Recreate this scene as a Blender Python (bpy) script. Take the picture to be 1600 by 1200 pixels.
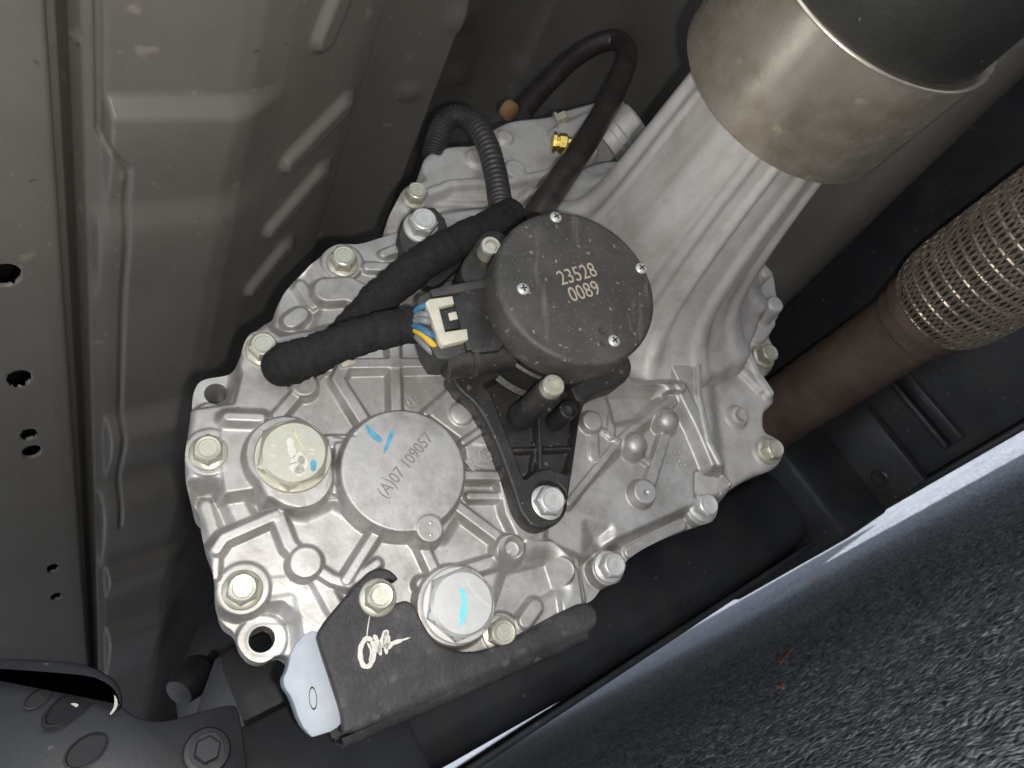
import bpy, bmesh, math, random
import numpy as np
from mathutils import Vector, Matrix
random.seed(7); RNG = np.random.default_rng(7)
for o in list(bpy.data.objects): bpy.data.objects.remove(o)
S = bpy.context.scene
COL = S.collection

# ------------------------------------------------------------------ camera
# vehicle frame: X to the vehicle's side, Y forward (away), Z up.
XA = np.array([.7735, .2239, -.5929]); WA = np.array([.394, .560, .729])
XA /= np.linalg.norm(XA); WA -= XA*(WA@XA); WA /= np.linalg.norm(WA)
R = np.array([XA, -WA, np.cross(WA, XA)])        # world <- camera
C = np.array([0., 0., .20]); FPX = 1165.
cam = bpy.data.cameras.new('camera'); camo = bpy.data.objects.new('camera', cam); COL.objects.link(camo)
m4 = Matrix([[*R[0], C[0]], [*R[1], C[1]], [*R[2], C[2]], [0, 0, 0, 1]])
camo.matrix_world = m4
cam.sensor_width = 36; cam.lens = 36*FPX/1600; cam.clip_start = .01; cam.clip_end = 200
cam.dof.use_dof = True; cam.dof.focus_distance = .425; cam.dof.aperture_fstop = 18
S.camera = camo
S.render.engine = 'CYCLES'; S.cycles.max_bounces = 5; S.cycles.diffuse_bounces = 3; S.cycles.glossy_bounces = 3

# ------------------------------------------------------------------ light
S.view_settings.view_transform = 'Standard'; S.view_settings.look = 'None'
S.view_settings.gamma = 1; S.view_settings.exposure = 0.85
SUN_EL, SUN_AZ = 60, -100        # elevation, azimuth of the sun (from -X side)
W = bpy.data.worlds.new('World'); S.world = W; W.use_nodes = True
nt = W.node_tree; nt.nodes.clear()
sky = nt.nodes.new('ShaderNodeTexSky'); sky.sky_type = 'NISHITA'; sky.sun_disc = False
sky.sun_elevation = math.radians(SUN_EL); sky.sun_rotation = math.radians(SUN_AZ)
bg = nt.nodes.new('ShaderNodeBackground'); bg.inputs[1].default_value = .15
ow = nt.nodes.new('ShaderNodeOutputWorld')
hs = nt.nodes.new('ShaderNodeHueSaturation'); hs.inputs['Saturation'].default_value = .5
nt.links.new(sky.outputs[0], hs.inputs['Color']); nt.links.new(hs.outputs[0], bg.inputs[0]); nt.links.new(bg.outputs[0], ow.inputs[0])
sl = bpy.data.lights.new('sun', 'SUN'); sl.energy = 5; sl.angle = math.radians(.5); sl.color = (.95, .97, 1)
so = bpy.data.objects.new('sun', sl); COL.objects.link(so)
el, az = math.radians(SUN_EL), math.radians(SUN_AZ)
sdir = Vector((math.sin(az)*math.cos(el), math.cos(az)*math.cos(el), math.sin(el)))
so.rotation_euler = sdir.to_track_quat('Z', 'Y').to_euler(); so.location = sdir*6
# the phone's flash LED, beside the lens
fl = bpy.data.lights.new('phone_flash', 'POINT'); fl.energy = 2.75; fl.shadow_soft_size = .0035; fl.color = (1, .955, .895)
fo = bpy.data.objects.new('phone_flash', fl); COL.objects.link(fo)
fo.location = Vector(C + R @ np.array([.014, -.011, .0]))

# ------------------------------------------------------------------ frames
def ray(px, py): return R @ np.array([px-800., 600.-py, -FPX]) / FPX
NA = R @ (np.array([430, 480, 1165.]) / np.linalg.norm([430, 480, 1165]))   # axis of the gear case, towards the viewer
OG = C + ray(632, 732)*.42
DG = (C-OG) @ NA
UA = R @ np.array([1., 0, 0]); UA -= NA*(UA@NA); UA /= np.linalg.norm(UA); VA = np.cross(NA, UA)
MG = Matrix([[UA[0], VA[0], NA[0], OG[0]], [UA[1], VA[1], NA[1], OG[1]], [UA[2], VA[2], NA[2], OG[2]], [0, 0, 0, 1]])
def g3(px, py, h=0.):
    """place on the case face (local mm) at height h mm; returns u, v, depth(m)"""
    d = ray(px, py); t = (h*.001-DG)/(d@NA); p = C+d*t-OG
    return p@UA*1000, p@VA*1000, t
def g(px, py, h=0.): return g3(px, py, h)[:2]
def gl(px, py, h=0.): a = g3(px, py, h); return (a[0]*.001, a[1]*.001, h*.001)
def mmpx(px, py, h=0.): return g3(px, py, h)[2]/FPX*1000
def wpt(px, py, depth): return C+ray(px, py)*depth
def wpln(px, py, z):
    d = ray(px, py); return C+d*((z-C[2])/d[2])

# ------------------------------------------------------------------ materials
def mat(name, base, rough=.5, metal=0., bump=0., bscale=400., var=0., vscale=60., spots=None, spec=.5, streak=None, dirt=None, coat=0.):
    m = bpy.data.materials.new(name); m.use_nodes = True
    n = m.node_tree.nodes; l = m.node_tree.links
    b = n['Principled BSDF']; b.inputs['Base Color'].default_value = (*base, 1)
    b.inputs['Roughness'].default_value = rough; b.inputs['Metallic'].default_value = metal
    b.inputs['Specular IOR Level'].default_value = spec
    if coat: b.inputs['Coat Weight'].default_value = coat; b.inputs['Coat Roughness'].default_value = .25
    tc = n.new('ShaderNodeTexCoord'); col = None
    def noise(sc, det=3, rg=.6):
        x = n.new('ShaderNodeTexNoise'); x.inputs['Scale'].default_value = sc; x.inputs['Detail'].default_value = det
        x.inputs['Roughness'].default_value = rg; l.new(tc.outputs['Object'], x.inputs['Vector']); return x
    def ramp(src, a, b_):
        r = n.new('ShaderNodeMapRange'); r.inputs[1].default_value = a; r.inputs[2].default_value = b_
        l.new(src, r.inputs[0]); return r.outputs[0]
    def mix(fac, A, B):
        x = n.new('ShaderNodeMix'); x.data_type = 'RGBA'
        l.new(fac, x.inputs[0]) if not isinstance(fac, float) else setattr(x.inputs[0], 'default_value', fac)
        for s, v in ((x.inputs[6], A), (x.inputs[7], B)):
            if isinstance(v, tuple): s.default_value = (*v, 1)
            else: l.new(v, s)
        return x.outputs[2]
    cur = tuple(base)
    if var:
        nz = noise(vscale, 4, .65)
        cur = mix(ramp(nz.outputs[0], .3, .7), tuple(max(0, c*(1-var)) for c in base), tuple(min(1, c*(1+var)) for c in base))
    if dirt:
        dc, dsc, lo, hi, amt = dirt
        nz = noise(dsc, 5, .7); r = ramp(nz.outputs[0], lo, hi)
        mu = n.new('ShaderNodeMath'); mu.operation = 'MULTIPLY'; mu.inputs[1].default_value = amt; l.new(r, mu.inputs[0])
        cur = mix(mu.outputs[0], cur, dc)
    if streak:
        sc_, dsc, vec, lo, hi, amt = streak
        mp = n.new('ShaderNodeMapping'); mp.inputs['Scale'].default_value = vec; l.new(tc.outputs['Object'], mp.inputs[0])
        nz = n.new('ShaderNodeTexNoise'); nz.inputs['Scale'].default_value = dsc; nz.inputs['Detail'].default_value = 6
        l.new(mp.outputs[0], nz.inputs['Vector']); r = ramp(nz.outputs[0], lo, hi)
        mu = n.new('ShaderNodeMath'); mu.operation = 'MULTIPLY'; mu.inputs[1].default_value = amt; l.new(r, mu.inputs[0])
        cur = mix(mu.outputs[0], cur, sc_)
    if spots:
        for (scol, ssc, rad, amt, keep) in spots:
            v = n.new('ShaderNodeTexVoronoi'); v.inputs['Scale'].default_value = ssc; v.inputs['Randomness'].default_value = 1
            # distort so that spots are irregular
            nz = noise(ssc*2.2, 3); vm = n.new('ShaderNodeVectorMath'); vm.operation = 'SCALE'; vm.inputs[3].default_value = .55/ssc
            l.new(nz.outputs[1], vm.inputs[0]); va = n.new('ShaderNodeVectorMath'); va.operation = 'ADD'
            l.new(tc.outputs['Object'], va.inputs[0]); l.new(vm.outputs[0], va.inputs[1]); l.new(va.outputs[0], v.inputs['Vector'])
            r = ramp(v.outputs['Distance'], rad, rad*.45)
            sp = n.new('ShaderNodeSeparateColor'); l.new(v.outputs['Color'], sp.inputs[0])
            gt = n.new('ShaderNodeMath'); gt.operation = 'LESS_THAN'; gt.inputs[1].default_value = keep; l.new(sp.outputs[0], gt.inputs[0])
            m1 = n.new('ShaderNodeMath'); m1.operation = 'MULTIPLY'; l.new(r, m1.inputs[0]); l.new(gt.outputs[0], m1.inputs[1])
            m2 = n.new('ShaderNodeMath'); m2.operation = 'MULTIPLY'; m2.inputs[1].default_value = amt; l.new(m1.outputs[0], m2.inputs[0])
            cur = mix(m2.outputs[0], cur, scol)
    if not isinstance(cur, tuple): l.new(cur, b.inputs['Base Color'])
    if var:
        nr = noise(vscale*2.3, 2); rr = n.new('ShaderNodeMapRange'); rr.inputs[1].default_value = .3; rr.inputs[2].default_value = .7
        rr.inputs[3].default_value = max(.05, rough-.045); rr.inputs[4].default_value = min(1, rough+.045)
        l.new(nr.outputs[0], rr.inputs[0]); l.new(rr.outputs[0], b.inputs['Roughness'])
    if bump:
        nb = noise(bscale, 2, .6); bp = n.new('ShaderNodeBump'); bp.inputs['Strength'].default_value = bump
        bp.inputs['Distance'].default_value = .4/bscale; l.new(nb.outputs[0], bp.inputs['Height']); l.new(bp.outputs[0], b.inputs['Normal'])
    return m
M = {}
M['cast'] = mat('cast_aluminium', (.50, .485, .465), .50, .66, bump=.24, bscale=1300, var=.13, vscale=45,
                dirt=((.22, .195, .165), 34, .44, .72, .68), spots=[((.18, .20, .18), 220, .20, .5, .12)])
M['cast_old'] = mat('weathered_cast_aluminium', (.55, .535, .515), .55, .30, bump=.34, bscale=900, var=.14, vscale=40,
                dirt=((.29, .265, .235), 40, .45, .70, .65), streak=((.32, .29, .26), 70, (1, 1, .14), .48, .70, .6))
M['machined'] = mat('machined_aluminium', (.66, .63, .59), .42, .75, bump=.3, bscale=1200, var=.07, vscale=70, dirt=((.40, .36, .30), 45, .55, .8, .4))
M['zinc'] = mat('zinc_plated_steel', (.58, .56, .46), .34, .62, bump=.06, bscale=900, var=.07, vscale=150, dirt=((.50, .47, .28), 160, .5, .8, .35))
M['zinc_white'] = mat('white_zinc_steel', (.62, .615, .595), .42, .5, bump=.06, bscale=900, var=.04, vscale=120)
M['brass'] = mat('yellow_passivated_steel', (.72, .55, .16), .28, .95, var=.15, vscale=200)
M['plastic'] = mat('black_plastic', (.022, .021, .020), .48, 0, bump=.35, bscale=700, var=.25, vscale=90,
                dirt=((.13, .115, .095), 55, .50, .80, .40), spots=[((.30, .27, .23), 190, .14, .6, .7), ((.22, .19, .15), 95, .16, .6, .4)])
M['plastic_cap'] = mat('dusty_black_cap', (.052, .049, .045), .55, 0, bump=.4, bscale=900, var=.25, vscale=70,
                dirt=((.13, .12, .10), 40, .46, .80, .45), spots=[((.34, .31, .26), 150, .15, .7, .8), ((.28, .25, .19), 80, .14, .7, .5), ((.22,.20,.17), 400, .25, .5, .6)], streak=((.20, .18, .15), 120, (1, .15, 1), .60, .72, .5))
M['grey_plastic'] = mat('dark_grey_plastic', (.042, .040, .037), .5, 0, bump=.3, bscale=600, var=.2, vscale=70, dirt=((.14, .12, .10), 60, .5, .8, .5), spots=[((.3, .27, .22), 170, .14, .7, .15)])
M['rubber'] = mat('black_rubber', (.030, .025, .022), .40, 0, bump=.15, bscale=400, var=.3, vscale=60, dirt=((.07, .055, .045), 30, .5, .8, .5))
M['conduit'] = mat('grey_black_conduit', (.035, .035, .036), .5, 0, var=.25, vscale=80, dirt=((.09, .085, .08), 50, .5, .8, .5))
M['cloth'] = mat('black_cloth_tape', (.020, .0195, .019), .9, 0, bump=.8, bscale=1500, var=.35, vscale=260, spec=.25, spots=[((.18, .16, .14), 260, .12, .5, .08)])
M['ivory'] = mat('ivory_plastic', (.60, .57, .46), .45, 0, var=.08, vscale=200, dirt=((.35, .31, .24), 120, .55, .8, .5))
M['blue_wire'] = mat('blue_wire', (.05, .16, .28), .5); M['yellow_wire'] = mat('yellow_wire', (.70, .45, .03), .5)
M['grey_wire'] = mat('grey_wire', (.20, .21, .22), .5)
M['bracket'] = mat('black_painted_steel', (.030, .029, .030), .62, 0, bump=.5, bscale=500, var=.3, vscale=45,
                dirt=((.085, .080, .078), 42, .46, .75, .75), spots=[((.12, .11, .11), 120, .30, .45, .35)])
M['sleeve'] = mat('stained_steel', (.44, .39, .33), .27, .72, bump=.05, bscale=600, var=.08, vscale=25,
                dirt=((.24, .20, .11), 30, .46, .70, .75), spots=[((.66, .62, .48), 75, .20, .55, .4), ((.24, .24, .22), 45, .22, .4, .3)])
M['steel_edge'] = mat('bright_steel', (.60, .54, .44), .3, .95, var=.1, vscale=60)
M['shaft'] = mat('black_shaft_paint', (.012, .012, .011), .6, 0, bump=.2, bscale=300, var=.3, vscale=30, spots=[((.22, .22, .16), 70, .08, .6, .2)])
M['floor'] = mat('taupe_underbody_paint', (.208, .193, .168), .40, 0, bump=.10, bscale=220, var=.07, vscale=9,
                dirt=((.145, .127, .104), 14, .45, .8, .4), spots=[((.38, .34, .285), 24, .13, .55, .9), ((.36, .32, .27), 70, .15, .45, .7), ((.07, .06, .05), 40, .09, .6, .35)])
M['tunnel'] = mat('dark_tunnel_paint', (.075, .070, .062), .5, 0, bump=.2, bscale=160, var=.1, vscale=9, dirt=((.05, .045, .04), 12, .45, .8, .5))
M['frame'] = mat('black_frame_paint', (.026, .028, .033), .38, 0, bump=.06, bscale=300, var=.3, vscale=20, dirt=((.06, .042, .03), 16, .5, .75, .6), spots=[((.2, .17, .14), 70, .12, .5, .5)])
M['dark'] = mat('dark_machinery', (.02, .02, .022), .5, 0, var=.3, vscale=30)
M['rust'] = mat('rusty_exhaust_steel', (.13, .092, .072), .62, .2, bump=.5, bscale=260, var=.3, vscale=25, dirt=((.05, .03, .022), 18, .45, .75, .6))
M['braid'] = mat('braided_steel', (.40, .34, .28), .42, .7, var=.25, vscale=80)
M['braid_dark'] = mat('bellows_core', (.030, .024, .019), .6, .3, var=.2, vscale=60)
M['blue_paint'] = mat('blue_paint_marker', (.10, .36, .50), .6, 0, var=.25, vscale=300)
M['cyan_paint'] = mat('cyan_paint_marker', (.22, .72, .80), .6, 0, var=.12, vscale=300)
M['white_paint'] = mat('white_paint_marker', (.72, .70, .62), .6, 0, var=.12, vscale=300)
M['yellow_paint'] = mat('yellow_wax_smear', (.70, .64, .40), .6, 0, var=.15, vscale=300)
M['print'] = mat('laser_print', (.40, .35, .27), .6, 0, var=.2, vscale=500)
M['pen'] = mat('faint_engraving', (.27, .25, .23), .6, .6)
M['leaf'] = mat('dry_leaf', (.42, .17, .12), .7, 0, var=.3, vscale=80)
M['lug'] = mat('bare_aluminium', (.44, .47, .52), .6, .2, bump=.15, bscale=900, var=.06, vscale=50)

# ------------------------------------------------------------------ object helpers
def link(o, parent=None):
    COL.objects.link(o)
    if parent is not None: o.parent = parent
    return o
def thing(name, label, cat, mw=None, group=None):
    o = bpy.data.objects.new(name, None); o.empty_display_size = .02; COL.objects.link(o)
    if mw is not None: o.matrix_world = mw
    o['label'] = label; o['category'] = cat
    if group: o['group'] = group
    return o
def tag(o, label, cat, group=None):
    o['label'] = label; o['category'] = cat
    if group: o['group'] = group
    return o
class MB:
    """collects shapes into one mesh"""
    def __init__(s): s.v = []; s.f = []
    def add(s, v, f):
        k = len(s.v); s.v += [tuple(map(float, p)) for p in v]; s.f += [tuple(i+k for i in q) for q in f]
    def build(s, name, m, parent=None, smooth=True, loc=None, angle=35):
        me = bpy.data.meshes.new(name); me.from_pydata(s.v, [], s.f); me.validate()
        bm = bmesh.new(); bm.from_mesh(me); bmesh.ops.recalc_face_normals(bm, faces=bm.faces); bm.to_mesh(me); bm.free()
        if smooth:
            me.shade_smooth(); me.set_sharp_from_angle(angle=math.radians(angle))
        me.materials.append(M[m]); o = bpy.data.objects.new(name, me); link(o, parent)
        if loc is not None: o.location = loc
        return o
    def lathe(s, prof, seg=48, cen=(0, 0, 0), axis=(0, 0, 1), rot=0, scale=1.):
        """prof: list of (r, h)"""
        ax = Vector(axis).normalized(); q = ax.to_track_quat('Z', 'Y'); c = Vector(cen); vs = []; fs = []
        for r, h in prof:
            for i in range(seg):
                a = rot+2*math.pi*i/seg
                vs.append(c+q @ (Vector((r*math.cos(a), r*math.sin(a), h))*scale))
        n = len(prof)
        for j in range(n-1):
            for i in range(seg):
                i2 = (i+1) % seg
                fs.append((j*seg+i, j*seg+i2, (j+1)*seg+i2, (j+1)*seg+i))
        if prof[0][0] > 1e-9: fs.append(tuple(range(seg-1, -1, -1)))
        if prof[-1][0] > 1e-9: fs.append(tuple((n-1)*seg+i for i in range(seg)))
        s.add(vs, fs); return s
    def tube(s, pts, rad, seg=20, closed_ends=True):
        pts = [Vector(p) for p in pts]; n = len(pts)
        rads = rad if hasattr(rad, '__len__') else [rad]*n
        t0 = (pts[1]-pts[0]).normalized(); nrm = t0.orthogonal().normalized(); vs = []; fs = []
        prev = t0
        for i, p in enumerate(pts):
            t = (pts[min(i+1, n-1)]-pts[max(i-1, 0)]).normalized()
            nrm = (prev.rotation_difference(t) @ nrm).normalized(); prev = t
            b = t.cross(nrm)
            for k in range(seg):
                a = 2*math.pi*k/seg; vs.append(p+(nrm*math.cos(a)+b*math.sin(a))*rads[i])
        for i in range(n-1):
            for k in range(seg):
                k2 = (k+1) % seg; fs.append((i*seg+k, i*seg+k2, (i+1)*seg+k2, (i+1)*seg+k))
        if closed_ends: fs.append(tuple(range(seg-1, -1, -1))); fs.append(tuple((n-1)*seg+k for k in range(seg)))
        s.add(vs, fs); return s
    def prism(s, poly, h0, h1, bev=0.):
        """bevelled prism of a 2D outline between heights"""
        bm = bmesh.new(); vs = [bm.verts.new((x, y, h0)) for x, y in poly]; f = bm.faces.new(vs)
        r = bmesh.ops.extrude_face_region(bm, geom=[f]); up = [e for e in r['geom'] if isinstance(e, bmesh.types.BMVert)]
        for v in up: v.co.z = h1
        bmesh.ops.recalc_face_normals(bm, faces=bm.faces)
        if bev:
            es = [e for e in bm.edges if len(e.link_faces) == 2 and abs(e.verts[0].co.z-e.verts[1].co.z) < 1e-7]
            bmesh.ops.bevel(bm, geom=es, offset=bev, segments=2, affect='EDGES', profile=.5)
        bm.verts.index_update(); s.add([v.co for v in bm.verts], [[v.index for v in q.verts] for q in bm.faces]); bm.free(); return s
    def box(s, lo, hi, bev=0., mtx=None):
        bm = bmesh.new(); bmesh.ops.create_cube(bm, size=1)
        for v in bm.verts: v.co = Vector([(lo[i]+hi[i])/2+v.co[i]*(hi[i]-lo[i]) for i in range(3)])
        if bev: bmesh.ops.bevel(bm, geom=bm.edges[:], offset=bev, segments=2, affect='EDGES', profile=.5)
        if mtx is not None: bmesh.ops.transform(bm, matrix=mtx, verts=bm.verts[:])
        bm.verts.index_update(); s.add([v.co for v in bm.verts], [[v.index for v in q.verts] for q in bm.faces]); bm.free(); return s
def spline(pts, n=12):
    """Catmull-Rom through points"""
    P = [np.array(p, float) for p in pts]; P = [2*P[0]-P[1]]+P+[2*P[-1]-P[-2]]; out = []
    for i in range(1, len(P)-2):
        for k in range(n):
            t = k/n; a, b, c, d = P[i-1:i+3]
            out.append(.5*((2*b)+(-a+c)*t+(2*a-5*b+4*c-d)*t*t+(-a+3*b-3*c+d)*t**3))
    out.append(P[-2]); return out
def text_mesh(txt, size, depth=0., align='CENTER', shear=0., bold=0.):
    cu = bpy.data.curves.new('t', 'FONT'); cu.body = txt; cu.size = size; cu.align_x = align; cu.align_y = 'CENTER'; cu.extrude = depth; cu.shear = shear
    cu.offset = bold; cu.resolution_u = 4
    o = bpy.data.objects.new('t', cu); COL.objects.link(o)
    dg = bpy.context.evaluated_depsgraph_get(); me = bpy.data.meshes.new_from_object(o.evaluated_get(dg))
    bpy.data.objects.remove(o); bpy.data.curves.remove(cu); return me
def text(name, txt, size, m, parent, loc, rot=0., depth=.0002, shear=0., sx=1., bold=0.):
    me = text_mesh(txt, size, depth, shear=shear, bold=bold); me.materials.clear(); me.materials.append(M[m])
    o = bpy.data.objects.new(name, me); link(o, parent); o.location = loc; o.rotation_euler = (0, 0, rot); o.scale = (sx, 1, 1); return o
def stroke(mb, pts, widths, z, th=.00025):
    """a flat painted stroke on a plane of height z (metres)"""
    P = [np.array(p[:2]) for p in pts]; n = len(P); L = []; Rr = []; ph = random.uniform(0, 6)
    if hasattr(widths, '__len__'): widths = np.interp(np.linspace(0, 1, n), np.linspace(0, 1, len(widths)), widths)
    end = [min(1, .35+.65*min(i, n-1-i)/2.) for i in range(n)]
    for i in range(n):
        t = P[min(i+1, n-1)]-P[max(i-1, 0)]; t = t/(np.linalg.norm(t)+1e-12); nn = np.array([-t[1], t[0]])
        w = (widths[i] if hasattr(widths, '__len__') else widths)*(1+.10*math.sin(i*1.1+ph)+.06*random.uniform(-1, 1))*end[i]
        L.append(P[i]+nn*w/2); Rr.append(P[i]-nn*w/2)
    v = [(*p, z+th) for p in L]+[(*p, z+th) for p in Rr]+[(*p, z-.0003) for p in L]+[(*p, z-.0003) for p in Rr]
    f = []
    for i in range(n-1):
        f.append((i, i+1, n+i+1, n+i)); f.append((i+1, i, 2*n+i, 2*n+i+1)); f.append((n+i, n+i+1, 3*n+i+1, 3*n+i))
    f.append((0, n, 3*n, 2*n)); f.append((n-1, 3*n-1, 4*n-1, 2*n-1)); mb.add(v, f)

# ------------------------------------------------------------------ relief castings (height over the case face, mm)
def seg_d(U, V, a, b):
    ax, ay = a; bx, by = b; dx, dy = bx-ax, by-ay; L = dx*dx+dy*dy+1e-9
    t = np.clip(((U-ax)*dx+(V-ay)*dy)/L, 0, 1); return np.hypot(U-ax-t*dx, V-ay-t*dy)
def poly_sd(U, V, P):
    d = np.full(U.shape, 1e9); ins = np.zeros(U.shape, bool); n = len(P)
    for i in range(n):
        a, b = P[i], P[(i+1) % n]; d = np.minimum(d, seg_d(U, V, a, b))
        if a[1] != b[1]:
            c = ((a[1] > V) != (b[1] > V)) & (U < (b[0]-a[0])*(V-a[1])/(b[1]-a[1])+a[0]); ins ^= c
    return np.where(ins, -d, d)
def smax(a, b, k): h = np.clip(.5+.5*(a-b)/k, 0, 1); return b+(a-b)*h+k*h*(1-h)
def smin(a, b, k): return -smax(-a, -b, k)
def sstep(x): x = np.clip(x, 0, 1); return x*x*(3-2*x)
def blur(A, sg):
    r = int(3*sg)+1; k = np.exp(-.5*(np.arange(-r, r+1)/sg)**2); k /= k.sum()
    for ax in (0, 1):
        P = np.pad(A, [(r, r) if i == ax else (0, 0) for i in (0, 1)], mode='edge')
        A = sum(k[i]*(P[i:i+A.shape[0], :] if ax == 0 else P[:, i:i+A.shape[1]]) for i in range(2*r+1))
    return A
def chaikin(P, n=2):
    for _ in range(n):
        Q = []
        for i in range(len(P)):
            a, b = np.array(P[i], float), np.array(P[(i+1) % len(P)], float); Q += [tuple(.78*a+.22*b), tuple(.22*a+.78*b)]
        P = Q
    return P
class Relief:
    def __init__(s, x0, y0, x1, y1, h=0., res=.6, lo=-60):
        c = [g(x, y, h) for x, y in ((x0, y0), (x1, y0), (x0, y1), (x1, y1))]
        us = [p[0] for p in c]; vs = [p[1] for p in c]
        s.res = res; s.lo = lo
        s.u = np.arange(min(us)-6, max(us)+6, res); s.v = np.arange(min(vs)-6, max(vs)+6, res)
        s.U, s.V = np.meshgrid(s.u, s.v); s.H = np.full(s.U.shape, float(lo)); s.keep = np.zeros(s.U.shape, bool)
    def P(s, pts, h): return [g(p[0], p[1], p[2] if len(p) > 2 else h) for p in pts]
    def win(s, pts, pad):
        us = [p[0] for p in pts]; vs = [p[1] for p in pts]
        i0 = max(0, int((min(vs)-pad-s.v[0])/s.res)); i1 = max(0, int((max(vs)+pad-s.v[0])/s.res)+1)
        j0 = max(0, int((min(us)-pad-s.u[0])/s.res)); j1 = max(0, int((max(us)+pad-s.u[0])/s.res)+1)
        return np.s_[i0:i1, j0:j1]
    def outline(s, pts, h, rnd=3., slope=35.):
        P = chaikin(s.P(pts, h)); sd = poly_sd(s.U, s.V, P); s.sd = blur(sd, 1.2)
        hm = np.mean([p[2] if len(p) > 2 else h for p in pts]) if 0 else h
        e = np.clip(1+s.sd/rnd, 0, 1); s.H = hm-rnd*(1-np.sqrt(np.clip(1-e*e, 0, 1)))
    def _up(s, w, d, h, k, slope):
        if s.H[w].size == 0: return
        s.H[w] = smax(s.H[w], h-np.maximum(d, 0)*slope, k)
    def rib(s, pts, wpx, h, k=1.1, slope=3.4):
        P = s.P(pts, h); r = wpx*.5*mmpx(*pts[0], h); w = s.win(P, r+40)
        d = np.min([seg_d(s.U[w], s.V[w], P[i], P[i+1]) for i in range(len(P)-1)], axis=0)-r
        d = np.where(d < 0, d*0, d); s._up(w, d, h, k, slope)
    def disc(s, x, y, rpx, h, k=.9, slope=5., dome=0.):
        a = g(x, y, h); r = rpx*mmpx(x, y, h); w = s.win([a], r+40); d = np.hypot(s.U[w]-a[0], s.V[w]-a[1])-r
        hh = h+dome*np.sqrt(np.clip(1-((d+r)/r)**2, 0, 1))-dome if dome else h
        if s.H[w].size: s.H[w] = smax(s.H[w], hh-np.maximum(d, 0)*slope, k)
    def poly(s, pts, h, k=1.2, slope=3.4):
        P = s.P(pts, h); w = s.win(P, 40); s._up(w, poly_sd(s.U[w], s.V[w], P), h, k, slope)
    def pocket(s, pts, h, k=1.6, slope=1.8):
        P = s.P(pts, h); w = s.win(P, 30)
        if s.H[w].size == 0: return
        d = poly_sd(s.U[w], s.V[w], P); s.H[w] = smin(s.H[w], h+np.maximum(d, 0)*slope, k)
    def dpocket(s, x, y, rpx, h, k=1., slope=6.):
        a = g(x, y, h); r = rpx*mmpx(x, y, h); w = s.win([a], r+12); d = np.hypot(s.U[w]-a[0], s.V[w]-a[1])-r
        if s.H[w].size: s.H[w] = smin(s.H[w], h+np.maximum(d, 0)*slope, k)
    def level(s, pts, h, soft=6., tilt=None):
        """bring a region to a level with a gentle border"""
        P = s.P(pts, h); w = s.win(P, soft*2)
        if s.H[w].size == 0: return
        t = sstep(.5-poly_sd(s.U[w], s.V[w], P)/(2*soft)); s.H[w] = s.H[w]*(1-t)+h*t
    def groove(s, pts, wpx, dep):
        P = s.P(pts, 0); r = wpx*.5*mmpx(*pts[0], 0); w = s.win(P, r+4)
        d = np.min([seg_d(s.U[w], s.V[w], P[i], P[i+1]) for i in range(len(P)-1)], axis=0)
        s.H[w] -= dep*np.exp(-(d/r)**2)
    def build(s, name, m, parent, sg=1.0, rough=.10, holes=()):
        H = blur(s.H, sg)
        nz = RNG.standard_normal(H.shape); H = H+rough*blur(nz, 1.3)*1.6
        U, V = s.U.copy(), s.V.copy(); res = s.res; keep = s.sd < 4.8*res
        def wall(sd, nx, ny, lo):
            nonlocal U, V, H
            out = sd > 0; U = np.where(out, U-nx*sd*.93, U); V = np.where(out, V-ny*sd*.93, V)
            f = np.clip((sd-1.45*res)/(1.5*res), 0, 1); H = H*(1-f)+np.minimum(H, lo)*f
        gy, gx = np.gradient(s.sd, res); gn = np.hypot(gx, gy)+1e-6; wall(s.sd, gx/gn, gy/gn, s.lo)
        for (x, y, rp, h) in holes:
            a = g(x, y, h); r = rp*mmpx(x, y, h); hd = np.hypot(s.U-a[0], s.V-a[1])+1e-6; keep &= hd > r-4.8*res
            wall(r-hd, -(s.U-a[0])/hd, -(s.V-a[1])/hd, h-34)
        idx = -np.ones(H.shape, int); idx[keep] = np.arange(keep.sum())
        co = np.stack([U[keep], V[keep], H[keep]], 1)*.001
        q = keep[:-1, :-1] & keep[1:, :-1] & keep[:-1, 1:] & keep[1:, 1:]
        F = np.stack([idx[:-1, :-1][q], idx[:-1, 1:][q], idx[1:, 1:][q], idx[1:, :-1][q]], 1)
        me = bpy.data.meshes.new(name); me.vertices.add(len(co)); me.vertices.foreach_set('co', co.astype(np.float32).ravel())
        me.loops.add(F.size); me.loops.foreach_set('vertex_index', F.astype(np.int32).ravel())
        me.polygons.add(len(F)); me.polygons.foreach_set('loop_start', (np.arange(len(F))*4).astype(np.int32))
        me.update(calc_edges=True); me.validate(); me.shade_smooth(); me.set_sharp_from_angle(angle=math.radians(60)); me.materials.append(M[m])
        o = bpy.data.objects.new(name, me); link(o, parent); s.Hf = H; return o
    def at(s, u, v):
        i = int(round((v-s.v[0])/s.res)); j = int(round((u-s.u[0])/s.res)); return s.Hf[np.clip(i, 0, s.Hf.shape[0]-1), np.clip(j, 0, s.Hf.shape[1]-1)]

# ================================================================== SETTING
def structure(o): o['kind'] = 'structure'; return o
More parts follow.
